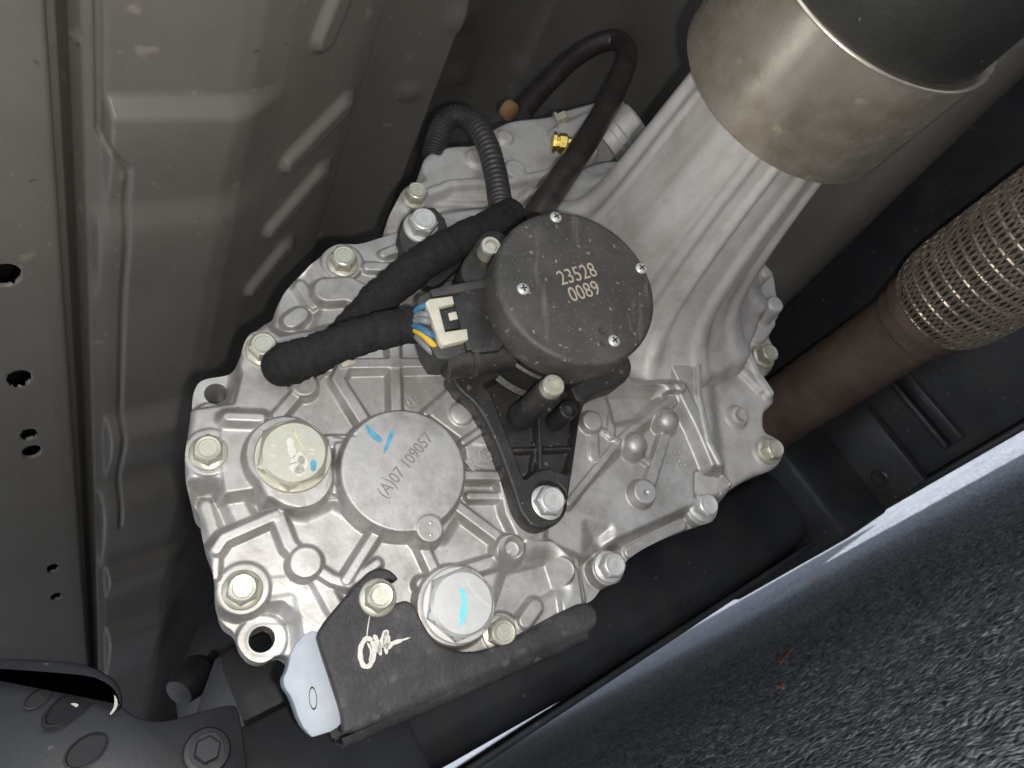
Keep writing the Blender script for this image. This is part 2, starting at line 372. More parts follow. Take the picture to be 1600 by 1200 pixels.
# ground: one sheet
GROUND = .06
def make_ground():
    gx = np.concatenate([[-40, -12, -4, -1.5, -.6, -.1], np.arange(.1, 1.15, .0040), np.geomspace(1.155, 3.4, 170), [5, 8, 14, 30, 60]])
    gy = np.concatenate([[-40, -12, -4, -1.5, -.6], np.arange(-.15, 1.0, .0040), np.geomspace(1.005, 3.4, 170), [5, 8, 14, 30, 60]])
    GX, GY = np.meshgrid(gx, gy); nz_ = RNG.standard_normal(GX.shape); A1 = blur(nz_, 1.); A2 = blur(RNG.standard_normal(GX.shape), 2.6)
    fin = ((GX > .1) & (GX < 3.4) & (GY > -.25) & (GY < 3.4)); near = sstep((3.2-GX)/2.2)*sstep((3.2-GY)/2.2)
    GZ = np.where(fin, (np.clip(A1/A1.std(), -2, 1.5)*.0008+A2/A2.std()*.0006)*near-.003, 0)+GROUND
    ix = np.arange(GX.size).reshape(GX.shape); FQ = np.stack([ix[:-1, :-1].ravel(), ix[:-1, 1:].ravel(), ix[1:, 1:].ravel(), ix[1:, :-1].ravel()], 1)
    gme = bpy.data.meshes.new('ground'); gco = np.stack([GX.ravel(), GY.ravel(), GZ.ravel()], 1)
    gme.vertices.add(len(gco)); gme.vertices.foreach_set('co', gco.astype(np.float32).ravel()); gme.loops.add(FQ.size); gme.loops.foreach_set('vertex_index', FQ.astype(np.int32).ravel())
    gme.polygons.add(len(FQ)); gme.polygons.foreach_set('loop_start', (np.arange(len(FQ))*4).astype(np.int32)); gme.update(calc_edges=True); gme.validate()
    m = bpy.data.materials.new('asphalt'); m.use_nodes = True; n = m.node_tree.nodes; l = m.node_tree.links; b = n['Principled BSDF']
    tc = n.new('ShaderNodeTexCoord'); v = n.new('ShaderNodeTexVoronoi'); v.inputs['Scale'].default_value = 210; l.new(tc.outputs['Object'], v.inputs['Vector'])
    nz = n.new('ShaderNodeTexNoise'); nz.inputs['Scale'].default_value = 150; nz.inputs['Detail'].default_value = 5; l.new(tc.outputs['Object'], nz.inputs['Vector'])
    nb = n.new('ShaderNodeTexNoise'); nb.inputs['Scale'].default_value = 3; nb.inputs['Detail'].default_value = 6; l.new(tc.outputs['Object'], nb.inputs['Vector'])
    r = n.new('ShaderNodeValToRGB'); r.color_ramp.elements[0].position = .38; r.color_ramp.elements[0].color = (.13, .137, .15, 1)
    r.color_ramp.elements[1].position = .66; r.color_ramp.elements[1].color = (.31, .314, .33, 1); l.new(nz.outputs[0], r.inputs[0])
    sp = n.new('ShaderNodeSeparateColor'); l.new(v.outputs['Color'], sp.inputs[0])
    mx = n.new('ShaderNodeMix'); mx.data_type = 'RGBA'; mx.blend_type = 'MULTIPLY'; mx.inputs[0].default_value = .7
    nf = n.new('ShaderNodeTexNoise'); nf.inputs['Scale'].default_value = 38; nf.inputs['Detail'].default_value = 4; l.new(tc.outputs['Object'], nf.inputs['Vector'])
    rr = n.new('ShaderNodeMapRange'); rr.inputs[3].default_value = .35; rr.inputs[4].default_value = 1.75; l.new(sp.outputs[1], rr.inputs[0])
    l.new(r.outputs[0], mx.inputs[6]); l.new(rr.outputs[0], mx.inputs[7])
    mx2 = n.new('ShaderNodeMix'); mx2.data_type = 'RGBA'; mx2.blend_type = 'MULTIPLY'; mx2.inputs[0].default_value = .6
    r2 = n.new('ShaderNodeMapRange'); r2.inputs[1].default_value = .3; r2.inputs[2].default_value = .7; r2.inputs[3].default_value = .55; r2.inputs[4].default_value = 1.35; av = n.new('ShaderNodeMath'); av.operation = 'ADD'; l.new(nb.outputs[0], av.inputs[0]); l.new(nf.outputs[0], av.inputs[1]); hf = n.new('ShaderNodeMath'); hf.operation = 'MULTIPLY'; hf.inputs[1].default_value = .5; l.new(av.outputs[0], hf.inputs[0]); l.new(hf.outputs[0], r2.inputs[0])
    l.new(mx.outputs[2], mx2.inputs[6]); l.new(r2.outputs[0], mx2.inputs[7]); l.new(mx2.outputs[2], b.inputs['Base Color'])
    b.inputs['Roughness'].default_value = .85
    ad = n.new('ShaderNodeMath'); ad.operation = 'SUBTRACT'; l.new(nz.outputs[0], ad.inputs[0]); l.new(v.outputs['Distance'], ad.inputs[1])
    bp = n.new('ShaderNodeBump'); bp.inputs['Strength'].default_value = 1; bp.inputs['Distance'].default_value = .003; l.new(ad.outputs[0], bp.inputs['Height']); l.new(bp.outputs[0], b.inputs['Normal'])
    M['asphalt'] = m
    b.inputs['Specular IOR Level'].default_value = .12
    gme.materials.append(m); go = bpy.data.objects.new('ground', gme); link(go); structure(go)
make_ground()

FZ = .60    # underside of the floor above the ground
def make_floor():
    # cross-section (x, z): sill rail, groove, flat floor, ramp, tunnel wall, tunnel roof, far wall, outer floor
    sec = [(-.60, .60), (-.30, .60), (-.12, .592), (-.04, .588), (.002, .588), (.070, .588), (.0805, .589), (.083, .594), (.085, .628), (.0945, .630), (.0965, .612), (.101, .603), (.112, .6), (.185, .6), (.200, .603),
           (.225, .613), (.300, .650), (.317, .660), (.322, .672), (.328, .70), (.345, .735), (.40, .745), (.50, .74), (.535, .72), (.552, .66), (.565, .50), (.575, .42), (.590, .375), (.61, .365), (.63, .375), (.66, .44), (.72, .47), (1.8, .48)]
    xs = []; zs = []
    for i in range(len(sec)-1):
        L = math.dist(sec[i], sec[i+1]); vis = -.05 <= sec[i][0] <= .7
        n = max(1, int(L/(.0016 if sec[i][0] < .33 and vis else (.008 if vis else .05))))
        for k in range(n):
            t = k/n; xs.append(sec[i][0]*(1-t)+sec[i+1][0]*t); zs.append(sec[i][1]*(1-t)+sec[i+1][1]*t)
    xs.append(sec[-1][0]); zs.append(sec[-1][1]); xs = np.array(xs); zs = np.array(zs)
    ks = np.exp(-.5*(np.arange(-2, 3)/.9)**2); ks /= ks.sum()
    zs = np.convolve(np.pad(zs, 2, mode='edge'), ks, 'valid')
    ys = np.concatenate([np.arange(-.22, .1, .04), np.arange(.1, 1.1, .0024), np.arange(1.1, 1.7, .005), np.arange(1.7, 3.4, .06)])
    Xg, Yg = np.meshgrid(xs, ys); Zg = np.tile(zs, (len(ys), 1))
    pan = sstep((Xg-.110)/.003)*sstep((.235-Xg)/.05)       # flat panel between rail and tunnel
    wide = sstep((Xg-.102)/.006)*sstep((.235-Xg)/.05)
    def step(y0, y1, d, w, back=.10): return d*sstep((Yg-y0)/(y1-y0))*(1-sstep((Yg-y1)/back))*w
    Zg -= step(.312, .326, .010, pan); Zg -= step(.395, .425, .006, wide)
    Zg -= step(.66, .70, .014, pan); Zg -= step(.80, .86, .012, wide, .2); Zg -= step(1.02, 1.06, .012, pan, .1); Zg -= step(1.26, 1.31, .016, pan, .3)
    Zg += .006*np.exp(-((Xg-.1088)/.0016)**2)*(Yg < .342); Zg += .006*np.exp(-((Xg-.1088-(Yg-.342)*.62)/.0016)**2)*(Yg >= .342)*(Yg < .366)   # lapped sheet edge
    Zg += .004*np.exp(-((Xg-.1237)/.0016)**2)*(Yg >= .366)*(Yg < .9)
    # pressed beads on the ramp
    for (a, b, wpx) in (((452, 243), (552, 190), 34), ((425, 345), (512, 290), 32), ((392, 432), (448, 392), 26), ((505, 52), (545, -30), 40)):
        A = wpln(*a, FZ+.03); B = wpln(*b, FZ+.03); r = .0095
        d = seg_d(Xg, Yg, A[:2], B[:2]); Zg -= .0075*sstep((r+.005-d)/.009)
    for (px, py, r) in ((720, 30, .016), (800, 85, .014), (715, 118, .014), (640, 145, .012), (960, 40, .02), (1000, 10, .02)):
        A = wpln(px, py, .742); d = np.hypot(Xg-A[0], (Yg-A[1])); Zg -= .004*sstep(1.3-d/r)
    keep = np.ones(Xg.shape, bool)
    for (px, py, rx, ry) in ((8, 430, .0095, .011), (30, 592, .0085, .011), (45, 679, .0062, .009), (50, 706, .0075, .011), (82, 888, .006, .012), (88, 932, .006, .012)):
        A = wpln(px, py, FZ-.012); f = np.sqrt(((Xg-A[0])/rx)**2+((Yg-A[1])/ry)**2)+1e-6; keep &= f > .62; m_ = f < 1; Xg = np.where(m_, A[0]+(Xg-A[0])/f, Xg); Yg = np.where(m_, A[1]+(Yg-A[1])/f, Yg); Zg = np.where(f < .8, Zg+.003, Zg)
    idx = np.arange(Xg.size).reshape(Xg.shape)
    q = keep[:-1, :-1] & keep[1:, :-1] & keep[:-1, 1:] & keep[1:, 1:]
    F = np.stack([idx[:-1, :-1][q], idx[1:, :-1][q], idx[1:, 1:][q], idx[:-1, 1:][q]], 1)
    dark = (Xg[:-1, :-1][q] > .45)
    me = bpy.data.meshes.new('vehicle_floor'); co = np.stack([Xg.ravel(), Yg.ravel(), Zg.ravel()], 1)
    me.vertices.add(len(co)); me.vertices.foreach_set('co', co.astype(np.float32).ravel())
    me.loops.add(F.size); me.loops.foreach_set('vertex_index', F.astype(np.int32).ravel())
    me.polygons.add(len(F)); me.polygons.foreach_set('loop_start', (np.arange(len(F))*4).astype(np.int32))
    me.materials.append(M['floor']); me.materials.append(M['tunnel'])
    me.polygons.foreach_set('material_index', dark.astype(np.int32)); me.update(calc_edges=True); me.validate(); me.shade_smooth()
    o = bpy.data.objects.new('vehicle_floor', me); link(o); structure(o)
    # inner skin: closes the holes and shades the cavity
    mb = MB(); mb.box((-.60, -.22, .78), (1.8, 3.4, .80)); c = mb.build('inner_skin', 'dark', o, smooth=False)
make_floor()
# unseen body shell, made up to steer daylight and shadow (cab ahead, sills aside)
XR = 1.8
mb = MB(); mb.box((-.60, 1.75, .82), (XR, 5.2, 1.95), .05); mb.box((-.60, -.22, .805), (XR, 1.75, .815))
mb.box((-.64, -.22, .56), (-.60, 5.2, .82), .01); mb.box((XR, -.22, .26), (XR+.04, 5.2, .82), .01); mb.box((-.60, 3.4, .4), (XR, 3.5, .80), .01); mb.box((-.60, 3.5, .60), (XR, 5.2, .62))
structure(mb.build('added_light_blocker', 'frame', smooth=False))

# ================================================================== GEAR CASE
case = thing('transfer_case', 'cast aluminium transfer case with ribbed cover, flange bolts and round boss', 'transfer case', MG)
F = Relief(285, 350, 1180, 1120, 0, res=.5, lo=-62)
OUT = [(299, 650, -8), (300, 630, -15), (303, 612, -15), (310, 598, -15), (322, 592, -15), (351, 588, -15), (365, 580, -12), (374, 564, -6), (380, 541), (386, 526), (402, 512), (425, 504, -8), (432, 480, -12), (445, 455, -14), (468, 428, -12), (500, 403, -10),
       (513, 388, -8), (535, 378, -8), (560, 383, -10), (600, 370, -10), (625, 363, -10), (650, 340), (700, 325), (800, 320), (900, 310), (1000, 330), (1100, 370), (1160, 420), (1150, 440), (1126, 455), (1103, 492), (1094, 545), (1096, 617), (1112, 691), (1131, 729),
       (1147, 752), (1143, 768), (1130, 775, -10), (1130, 792, -10), (1122, 810, -12), (1100, 820, -14), (1070, 828, -14), (1040, 840, -14), (1000, 860, -14), (982, 876, -10), (982, 896, -10), (968, 910, -10), (945, 916, -12), (930, 938, -12), (912, 945, -8), (800, 1010), (700, 1040), (600, 1060), (530, 1060), (470, 1046), (447, 1022),
       (432, 1024, -6), (410, 1037, -6), (388, 1031, -6), (373, 1012, -6), (366, 985, -6), (345, 972), (335, 950), (335, 905), (328, 870), (313, 832), (309, 792), (296, 780), (288, 742), (290, 700)]
F.outline(OUT, 0, 4)
# --- levels
F.level([(290, 560), (366, 560), (372, 600), (362, 640), (290, 650)], -15, 2.5)                       # ear plate, top left
F.level([(425, 380), (640, 340), (640, 440), (600, 500), (430, 530)], -10, 4)                    # shoulder behind the loom
F.level([(430, 420), (480, 425), (500, 470), (480, 520), (425, 520)], -15, 5)
F.level([(300, 770), (400, 770), (420, 800), (335, 850), (320, 880), (300, 820)], -16, 5)              # fluted wall, left
F.level([(330, 960), (450, 940), (470, 1060), (360, 1060)], -9, 5)                               # lower ear
F.level([(830, 840), (900, 770), (1060, 620), (1100, 640), (1150, 780), (1060, 860), (960, 930), (900, 870)], -5, 3)      # lower flat, right
F.level([(895, 880), (1160, 760), (1160, 860), (960, 960), (910, 960)], -16, 4)                  # outer flange, right
# --- left bosses
F.disc(412, 545, 33, 0, slope=5); F.poly([(386, 545), (440, 545), (440, 640), (405, 640), (378, 610)], -3, slope=1.5)
F.rib([(388, 575), (372, 628)], 20, -5, slope=2.); F.rib([(397, 590), (440, 630)], 8, -2.2)
F.disc(327, 706, 38, 1, slope=6); F.rib([(327, 650), (327, 700)], 44, -7, slope=3)
F.poly([(345, 662), (352, 645), (372, 640), (405, 644), (430, 660), (420, 760), (352, 770), (345, 720)], 1.5, slope=2.2)
F.rib([(356, 650), (408, 652)], 13, 6.5, k=2, slope=1.6)
F.rib([(322, 790), (340, 850)], 16, -9, slope=1.4); F.rib([(362, 775), (388, 822)], 24, -7, slope=1.2)
# --- main ribs and pocket floors
F.rib([(435, 648), (476, 600)], 17, 6); F.disc(476, 600, 20, 7.5)
F.rib([(476, 600), (500, 572), (541, 566)], 22, 4)
F.rib([(573, 662), (528, 590), (541, 566)], 19, 7); F.rib([(536, 568), (690, 566)], 17, 7)
F.rib([(616, 520), (620, 650)], 17, 7); F.rib([(541, 566), (525, 540)], 20, 6)
F.rib([(666, 645), (712, 604)], 10, 6); F.poly([(668, 645), (706, 607), (760, 640), (775, 700), (728, 690)], 5.5, slope=2)
F.disc(722, 645, 19, 7.5, dome=1.2)
F.rib([(725, 690), (758, 668)], 10, 7.5); F.rib([(725, 742), (790, 743)], 15, 7); F.poly([(728, 700), (745, 680), (790, 700), (790, 738), (732, 738)], 5, slope=2.5)
F.rib([(715, 790), (795, 850)], 17, 7); F.rib([(735, 775), (800, 775), (815, 830)], 12, 5, k=3)
F.poly([(779, 745), (860, 760), (850, 840), (812, 845), (790, 800)], 6, slope=2)
F.rib([(590, 830), (542, 905)], 15, 7); F.rib([(660, 850), (690, 915)], 17, 6)
F.rib([(505, 755), (545, 770)], 20, 6); F.rib([(515, 690), (540, 690)], 22, 7)
F.poly([(524, 692), (545, 690), (560, 770), (522, 752)], 8)
F.rib([(435, 805), (452, 850), (478, 878)], 20, 7); F.rib([(430, 805), (350, 840), (338, 858)], 16, 7); F.rib([(338, 858), (336, 900)], 12, 4)
F.rib([(478, 878), (520, 905), (545, 912)], 16, 6); F.rib([(545, 912), (590, 880)], 14, 6); F.disc(478, 878, 25, 8.5)
F.rib([(500, 905), (530, 960)], 22, 3, slope=1.3); F.rib([(520, 960), (500, 1000)], 22, 0, slope=1.5)
F.poly([(455, 798), (475, 800), (520, 780), (560, 800), (600, 830), (690, 838), (720, 790), (640, 760), (560, 770)], 4.5, k=2.5, slope=1.1)
F.disc(380, 920, 40, 1.5, slope=4, k=2); F.rib([(385, 925), (450, 920), (500, 960)], 36, -1, k=3, slope=1.5)
F.disc(409, 1000, 38, -6, slope=5); F.rib([(409, 1000), (470, 1000)], 46, -7, k=3, slope=2)
# --- bosses
F.disc(447, 706, 60, 13, slope=7); F.disc(468, 743, 52, 13, slope=7)
F.poly([(404, 748), (417, 776), (470, 795), (510, 762), (519, 730), (492, 670)], 13, slope=7)
F.disc(632, 733, 98, 16, k=1.5, slope=5); F.disc(672, 826, 22, 16.6, k=.7, slope=7)
F.disc(799, 858, 24, 10, slope=5); F.dpocket(799, 858, 13, 3, slope=9)
F.rib([(830, 856), (862, 858), (886, 880)], 26, 6, k=2.5); F.disc(886, 888, 19, 15, slope=6); F.rib([(660, 912), (790, 872)], 20, 6)
F.rib([(889, 898), (896, 950)], 34, 4, slope=3)
F.pocket([(790, 900), (850, 884), (862, 920), (800, 960), (770, 960)], -3, k=4, slope=1)
F.rib([(822, 970), (838, 948)], 22, 2, slope=2)
F.disc(712, 945, 62, 8, slope=6); F.disc(784, 990, 32, 0, slope=4)
# --- right half
F.disc(927, 657, 17, 5.5, dome=.5); F.rib([(927, 660), (929, 712)], 16, 1.2); F.rib([(935, 668), (968, 690)], 9, 1.5)
F.disc(1000, 691, 20, 7, dome=6, slope=3); F.disc(1050, 652, 20, 7.5, dome=6, slope=3); F.disc(1009, 768, 20, 2.5, slope=5)
F.dpocket(1009, 770, 3, 1.5); F.rib([(1044, 668), (1018, 752)], 17, -.5); F.rib([(985, 700), (1015, 722)], 10, -2)
F.rib([(1064, 612), (990, 668), (966, 690), (890, 785)], 10, 1.2, slope=3); F.rib([(1064, 612), (1040, 640)], 14, 1)
F.poly([(890, 785), (966, 690), (1064, 612), (1060, 560), (900, 560), (850, 760)], -.5, slope=3)
F.rib([(930, 602), (1066, 604)], 13, 5.5); F.rib([(960, 620), (955, 680)], 12, 2); F.pocket([(950, 624), (1018, 624), (985, 655), (960, 660)], -5, slope=1.2)
F.rib([(1066, 604), (1046, 560), (1034, 530), (1034, 500)], 14, 7); F.pocket([(985, 560), (1030, 560), (1045, 588), (985, 590)], -7, slope=1.3)
F.rib([(1066, 606), (1096, 665), (1122, 727)], 18, 4, slope=2); F.rib([(1098, 500), (1092, 545), (1094, 617), (1110, 691), (1129, 727), (1143, 752)], 8, 5, slope=2.5)
F.poly([(1035, 480), (1100, 480), (1092, 545), (1094, 617), (1110, 691), (1070, 612), (1036, 545)], 3, slope=2)
F.level([(1085, 745), (1120, 745), (1125, 775), (1085, 780)], -10, 5); F.level([(915, 825), (945, 830), (945, 865), (915, 860)], -10, 6)
F.disc(1096, 795, 26, -10, slope=4); F.rib([(1096, 797), (1085, 812)], 44, -17, slope=2)
F.disc(950, 888, 27, -9, slope=4)
F.rib([(985, 862), (1065, 820)], 18, -14, slope=2)
# --- shoulder ridges, upper left
F.rib([(512, 452), (545, 450), (640, 500)], 40, -4, k=2, slope=2.2); F.disc(535, 408, 32, -8, slope=5)
F.rib([(575, 415), (612, 416), (640, 440)], 14, -6, slope=2); F.rib([(600, 395), (640, 380)], 14, -6); F.rib([(470, 445), (490, 475)], 14, -10, slope=1.5); F.rib([(455, 500), (470, 490)], 24, -8, slope=2)
# cast numbers
F.groove([(548, 693), (540, 690), (520, 686)], 3, .8)
cover = F.build('front_cover', 'cast', case, sg=.9, rough=.03, holes=((337, 615, 17, -15), (409, 999, 20, -6)))

# --- rear flange at the right, deeper
E2 = Relief(1030, 380, 1260, 800, -25, res=.8, lo=-85)
E2.outline([(1040, 470), (1120, 430), (1168, 425), (1162, 465), (1158, 508), (1167, 547), (1184, 584), (1207, 608), (1213, 624), (1204, 636), (1195, 643), (1194, 662), (1197, 675), (1215, 682), (1227, 700), (1222, 722), (1205, 736), (1178, 742), (1150, 760), (1100, 790), (1040, 780)], -22, 3)
t = sstep((E2.U-g(1096, 600, -10)[0])/22); E2.H = E2.H+np.where(E2.sd < 0, (1-t)*16, 0)
E2.rib([(1162, 440), (1159, 508), (1168, 547), (1186, 584), (1205, 612)], 12, -17, slope=2.5); E2.rib([(1147, 562), (1192, 606)], 12, -18)
E2.disc(1130, 553, 15, -11, slope=3); E2.dpocket(1131, 555, 10, -13); E2.disc(1158, 648, 15, -16, slope=3); E2.dpocket(1159, 649, 10, -18); E2.disc(1202, 705, 24, -19)
E2.build('rear_flange', 'cast_old', case, sg=1., rough=.06)
E3 = Relief(1100, 390, 1250, 620, -55, res=.9, lo=-110)
E3.outline([(1100, 400), (1200, 405), (1212, 430), (1215, 460), (1222, 485), (1212, 505), (1200, 522), (1214, 545), (1212, 572), (1195, 590), (1150, 610), (1100, 600)], -58, 3)
E3.disc(1213, 474, 15, -34, slope=12, k=.6); E3.disc(1195, 557, 20, -52); E3.rib([(1200, 500), (1185, 520)], 30, -54)
E3.disc(1198, 425, 10, -40, slope=10, k=.6)
E3.build('adapter_plate', 'cast_old', case, sg=.9, rough=.06)

# --- upper housing behind
E4 = Relief(590, 130, 1010, 420, -40, res=.8, lo=-110)
E4.outline([(600, 420), (600, 362), (610, 330), (632, 290), (655, 283), (668, 278), (659, 262), (663, 246), (680, 232), (712, 226), (745, 226), (768, 202), (800, 186), (858, 182), (880, 172), (935, 157), (985, 150), (1010, 300), (900, 420)], -36, 3)
E4.level([(600, 420), (600, 330), (640, 280), (668, 316), (805, 316), (860, 280), (1000, 230), (1000, 420)], -42, 3)
E4.rib([(664, 300), (690, 292), (705, 285), (760, 281), (800, 281), (860, 268), (930, 235)], 12, -30, slope=2.5); E4.rib([(672, 316), (755, 318), (805, 315), (845, 296)], 9, -38)
E4.disc(806, 262, 17, -30, k=.8); E4.disc(790, 212, 13, -33); E4.disc(745, 245, 16, -33); E4.disc(880, 215, 22, -32); E4.disc(650, 306, 26, -38)
E4.rib([(900, 215), (955, 190)], 60, -30, k=3, slope=1.5)
E4.build('upper_housing', 'cast_old', case, sg=1., rough=.07)

# --- tail housing
TU, TV = g(1000, 390, 0); TZ0, TZ1 = -15., 168.
fu, fv = g(370, 1080, 0); phi0 = math.atan2(fv-TV, fu-TU)
_w = np.array(g(1130, 480, 0))-np.array((TU, TV)); _f = np.array((fu-TU, fv-TV)); _f /= np.linalg.norm(_f); _w = _w-_f*(_w@_f); SXR, SYR = _w/np.linalg.norm(_w)
def make_tail():
    nh, na = 90, 260; vs = []; fs = []
    ribs = [(-98, 6, 4.), (-70, 6., 6), (-52, 4., 2.5), (-12, 9., 1.6), (14, 4.5, 4.5), (32, 3.0, 3.), (58, 5, 4), (86, 6, 5), (120, 5, 6), (160, 5, 6), (200, 5, 6)]
    for i in range(nh):
        t = i/(nh-1); h = TZ0+(TZ1-TZ0)*t
        for k in range(na):
            a = 2*math.pi*k/na; dg = math.degrees(a-phi0); dg = (dg+180) % 360-180
            r = 62-20*t**.75+26*math.exp(-max(0, h+2)/13.)
            fade = min(1, (1-t)*7+.05)
            for (c, w, am) in ribs:
                d = (dg-c+180) % 360-180; r += am*math.exp(-(d/w)**4)*fade*(1-.35*t)
            sh = 17*(1-t)**1.3; r += 5*(1-t)**1.5
            vs.append(((TU+sh*SXR+r*math.cos(a))*.001, (TV+sh*SYR+r*math.sin(a))*.001, h*.001))
    for i in range(nh-1):
        for k in range(na):
            k2 = (k+1) % na; fs.append((i*na+k, i*na+k2, (i+1)*na+k2, (i+1)*na+k))
    mb = MB(); mb.add(vs, fs); mb.build('tail_housing', 'cast_old', case, angle=80)
make_tail()

# ---------------- bolts
def bolt_mesh(name, fr, hr, hh, m, cap=True):
    mb = MB(); k = .001
    mb.lathe([(fr, 0), (fr, 1.0), (fr*.96, 1.6), (hr*1.02, 2.6), (hr*.8, 2.7)], 40, scale=k)
    c = math.cos(math.pi/6)
    hx = [(hr/c*math.cos(math.pi/3*i), hr/c*math.sin(math.pi/3*i)) for i in range(6)]
    v = [(x*k, y*k, 2.*k) for x, y in hx]+[(x*k, y*k, (hh-1.2)*k) for x, y in hx]+[(x*.86*k, y*.86*k, hh*k) for x, y in hx]
    f = [(i, (i+1) % 6, 6+(i+1) % 6, 6+i) for i in range(6)]+[(6+i, 6+(i+1) % 6, 12+(i+1) % 6, 12+i) for i in range(6)]
    mb.add(v, f+[tuple(range(12, 18))])
    mb.lathe([(hr*.97, hh-.6), (hr*.97, hh+.2), (hr*.86, hh+.7), (hr*.70, hh+.55), (hr*.66, hh+.05), (hr*.5, hh-.1), (0.0001, hh)], 36, scale=k)
    me = mb.build(name, m, None, angle=28); d = me.data; bpy.data.objects.remove(me); return d
B_STD = bolt_mesh('flange_bolt', 9.6, 6.9, 9.5, 'zinc')
B_WHT = bolt_mesh('flange_bolt_pale', 9.6, 6.9, 9.5, 'zinc_white')
def put_bolt(px, py, seat, parent, me=B_STD, s=1., rot=None, mark='8', name='bolt', tilt=None):
    o = bpy.data.objects.new(name, me); link(o, parent); o.location = gl(px, py, seat); o.scale = (s, s, s)
    o.rotation_euler = (0, 0, random.uniform(0, 1) if rot is None else rot)
    if mark:
        t = bpy.data.objects.new('grade_mark', MARK8); link(t, o); t.location = (0, 0, .00955); t.rotation_euler = (0, 0, random.uniform(-.6, .6))
    return o
MARK8 = text_mesh('8', .0062, .00018); MARK8.materials.clear(); MARK8.materials.append(M['zinc'])
for (x, y, h, s, me) in ((411, 548, 0, 1., B_STD), (326, 708, 1, 1., B_STD), (379, 922, 1.5, 1.02, B_STD), (535, 412, -8, 1.02, B_STD), (648, 310, -38, 1.02, B_STD),
                 (950, 886, -9, 1.0, B_WHT), (1095, 793, -10, 1., B_WHT), (1199, 706, -19, 1.0, B_STD), (1192, 558, -52, 1.05, B_STD), (779, 990, 0, 1., B_STD)):
    put_bolt(x, y, h, case, me, s)

# ---------------- fill plug and drain plug
def plug(name, px, py, seat, fr, hr, hh, m, rot):
    p = bpy.data.objects.new(name, None); link(p, case)
    mb = MB(); k = .001
    mb.lathe([(fr, 0), (fr, 1.6), (fr*.97, 2.1), (fr*.6, 2.2)], 56, scale=k)
    c = math.cos(math.pi/6); v = []; seg = 48
    # chamfered hex: radius is the smaller of hexagon and chamfer circle
    lv = [(1.8, 9), (hh-2.2, 9), (hh-1.0, 1.045), (hh, .93)]
    for z, cr in lv:
        for i in range(seg):
            a = 2*math.pi*i/seg; am = (a % (math.pi/3))-math.pi/6; rr = min(hr/math.cos(am), hr*cr); v.append((rr*math.cos(a)*k, rr*math.sin(a)*k, z*k))
    f = [(j*seg+i, j*seg+(i+1) % seg, (j+1)*seg+(i+1) % seg, (j+1)*seg+i) for j in range(3) for i in range(seg)]+[tuple(range(3*seg, 4*seg))]
    mb.add(v, f)
    o = mb.build(name, m, case, angle=26); o.location = gl(px, py, seat); o.rotation_euler = (0, 0, rot); bpy.data.objects.remove(p); return o
fp = plug('fill_plug', 458, 714, 13, 19.6, 16.6, 9.5, 'zinc', .49)
dp = plug('drain_plug', 716, 945, 8, 19.8, 16.6, 10, 'zinc_white', .42)
fp['label'] = 'zinc hex fill plug with white and yellow marker streaks'; dp['label'] = 'pale hex drain plug with a cyan paint stripe'
def local(o, px, py, h):   # case-face place -> plug-local xy (m)
    a = np.array(gl(px, py, h)[:2])-np.array(o.location[:2]); c, s = math.cos(-o.rotation_euler[2]), math.sin(-o.rotation_euler[2])
    return (c*a[0]-s*a[1], s*a[0]+c*a[1])
def paint(name, o, seatz, strokes, m, z):
    mb = MB()
    for pts, w in strokes: stroke(mb, spline([local(o, x, y, seatz) for x, y in pts], 6), w, z)
    mb.build(name, m, o, smooth=False)
paint('paint_mark', fp, 22.5, [([(452, 684), (455, 700), (458, 716)], .0036), ([(458, 714), (466, 722), (463, 740)], .0088), ([(460, 735), (476, 736)], .006), ([(470, 712), (472, 728)], .0035)], 'white_paint', .0096)
paint('wax_streak', fp, 22.5, [([(456, 670), (466, 688), (477, 706)], .0009), ([(455, 668), (459, 676)], .0018)], 'yellow_paint', .0096)
paint('blue_mark', fp, 22.5, [([(488, 719), (490, 726), (489, 736)], .0028)], 'blue_paint', .0096)
ticks = [((x0, y0), (x1, y1)) for x0, y0, x1, y1 in ((423, 695, 430, 697), (422, 712, 432, 711), (428, 728, 434, 725), (437, 741, 441, 735), (450, 747, 451, 740), (438, 682, 443, 687), (483, 702, 494, 703), (482, 709, 494, 708), (478, 690, 486, 686), (468, 682, 474, 676), (465, 677, 469, 671), (470, 686, 477, 683))]
paint('grade_tick', fp, 22.5, [(list(t_), .0006) for t_ in ticks], 'zinc_white', .0096)
paint('paint_mark', dp, 18, [([(719, 918), (724, 930), (725, 948), (720, 978)], [.0026]*12+[.0032]*7)], 'cyan_paint', .0101)
paint('scratch', dp, 18, [([(731, 903), (735, 918), (748, 934), (766, 948)], .0005)], 'white_paint', .0101)

# ---------------- marks and cast letters on the case
mb = MB()
for pts, w in (([(572, 664), (582, 678), (596, 690)], [.0014, .0026, .0034, .0034]), ([(614, 672), (608, 688), (600, 708)], [.0024, .0022, .0014])):
    stroke(mb, spline([gl(x, y, 16) for x, y in pts], 6), w, .0160, .0005)
mb.build('blue_tick', 'blue_paint', case, smooth=False)['label'] = 'blue paint tick on the round boss'
def case_text(name, s, px, py, h, size, ang, m, depth=.0005, sx=1., bold=0.):
    a = gl(px, py, h); return text(name, s, size, m, case, (a[0], a[1], a[2]), ang, depth, sx=sx, bold=bold)
def ang(p, q, h):
    a, b = np.array(gl(*p, h)), np.array(gl(*q, h)); d = b-a; return math.atan2(d[1], d[0])
case_text('stamped_number', '(A)07 109057', 634, 726, 16.1, .0098, ang((590, 778), (676, 672), 16), 'pen', .00022, .8)
case_text('cast_digits', '01', 645, 628, 1.3, .0088, ang((634, 634), (658, 620), 0), 'cast', .0008, bold=.0001)
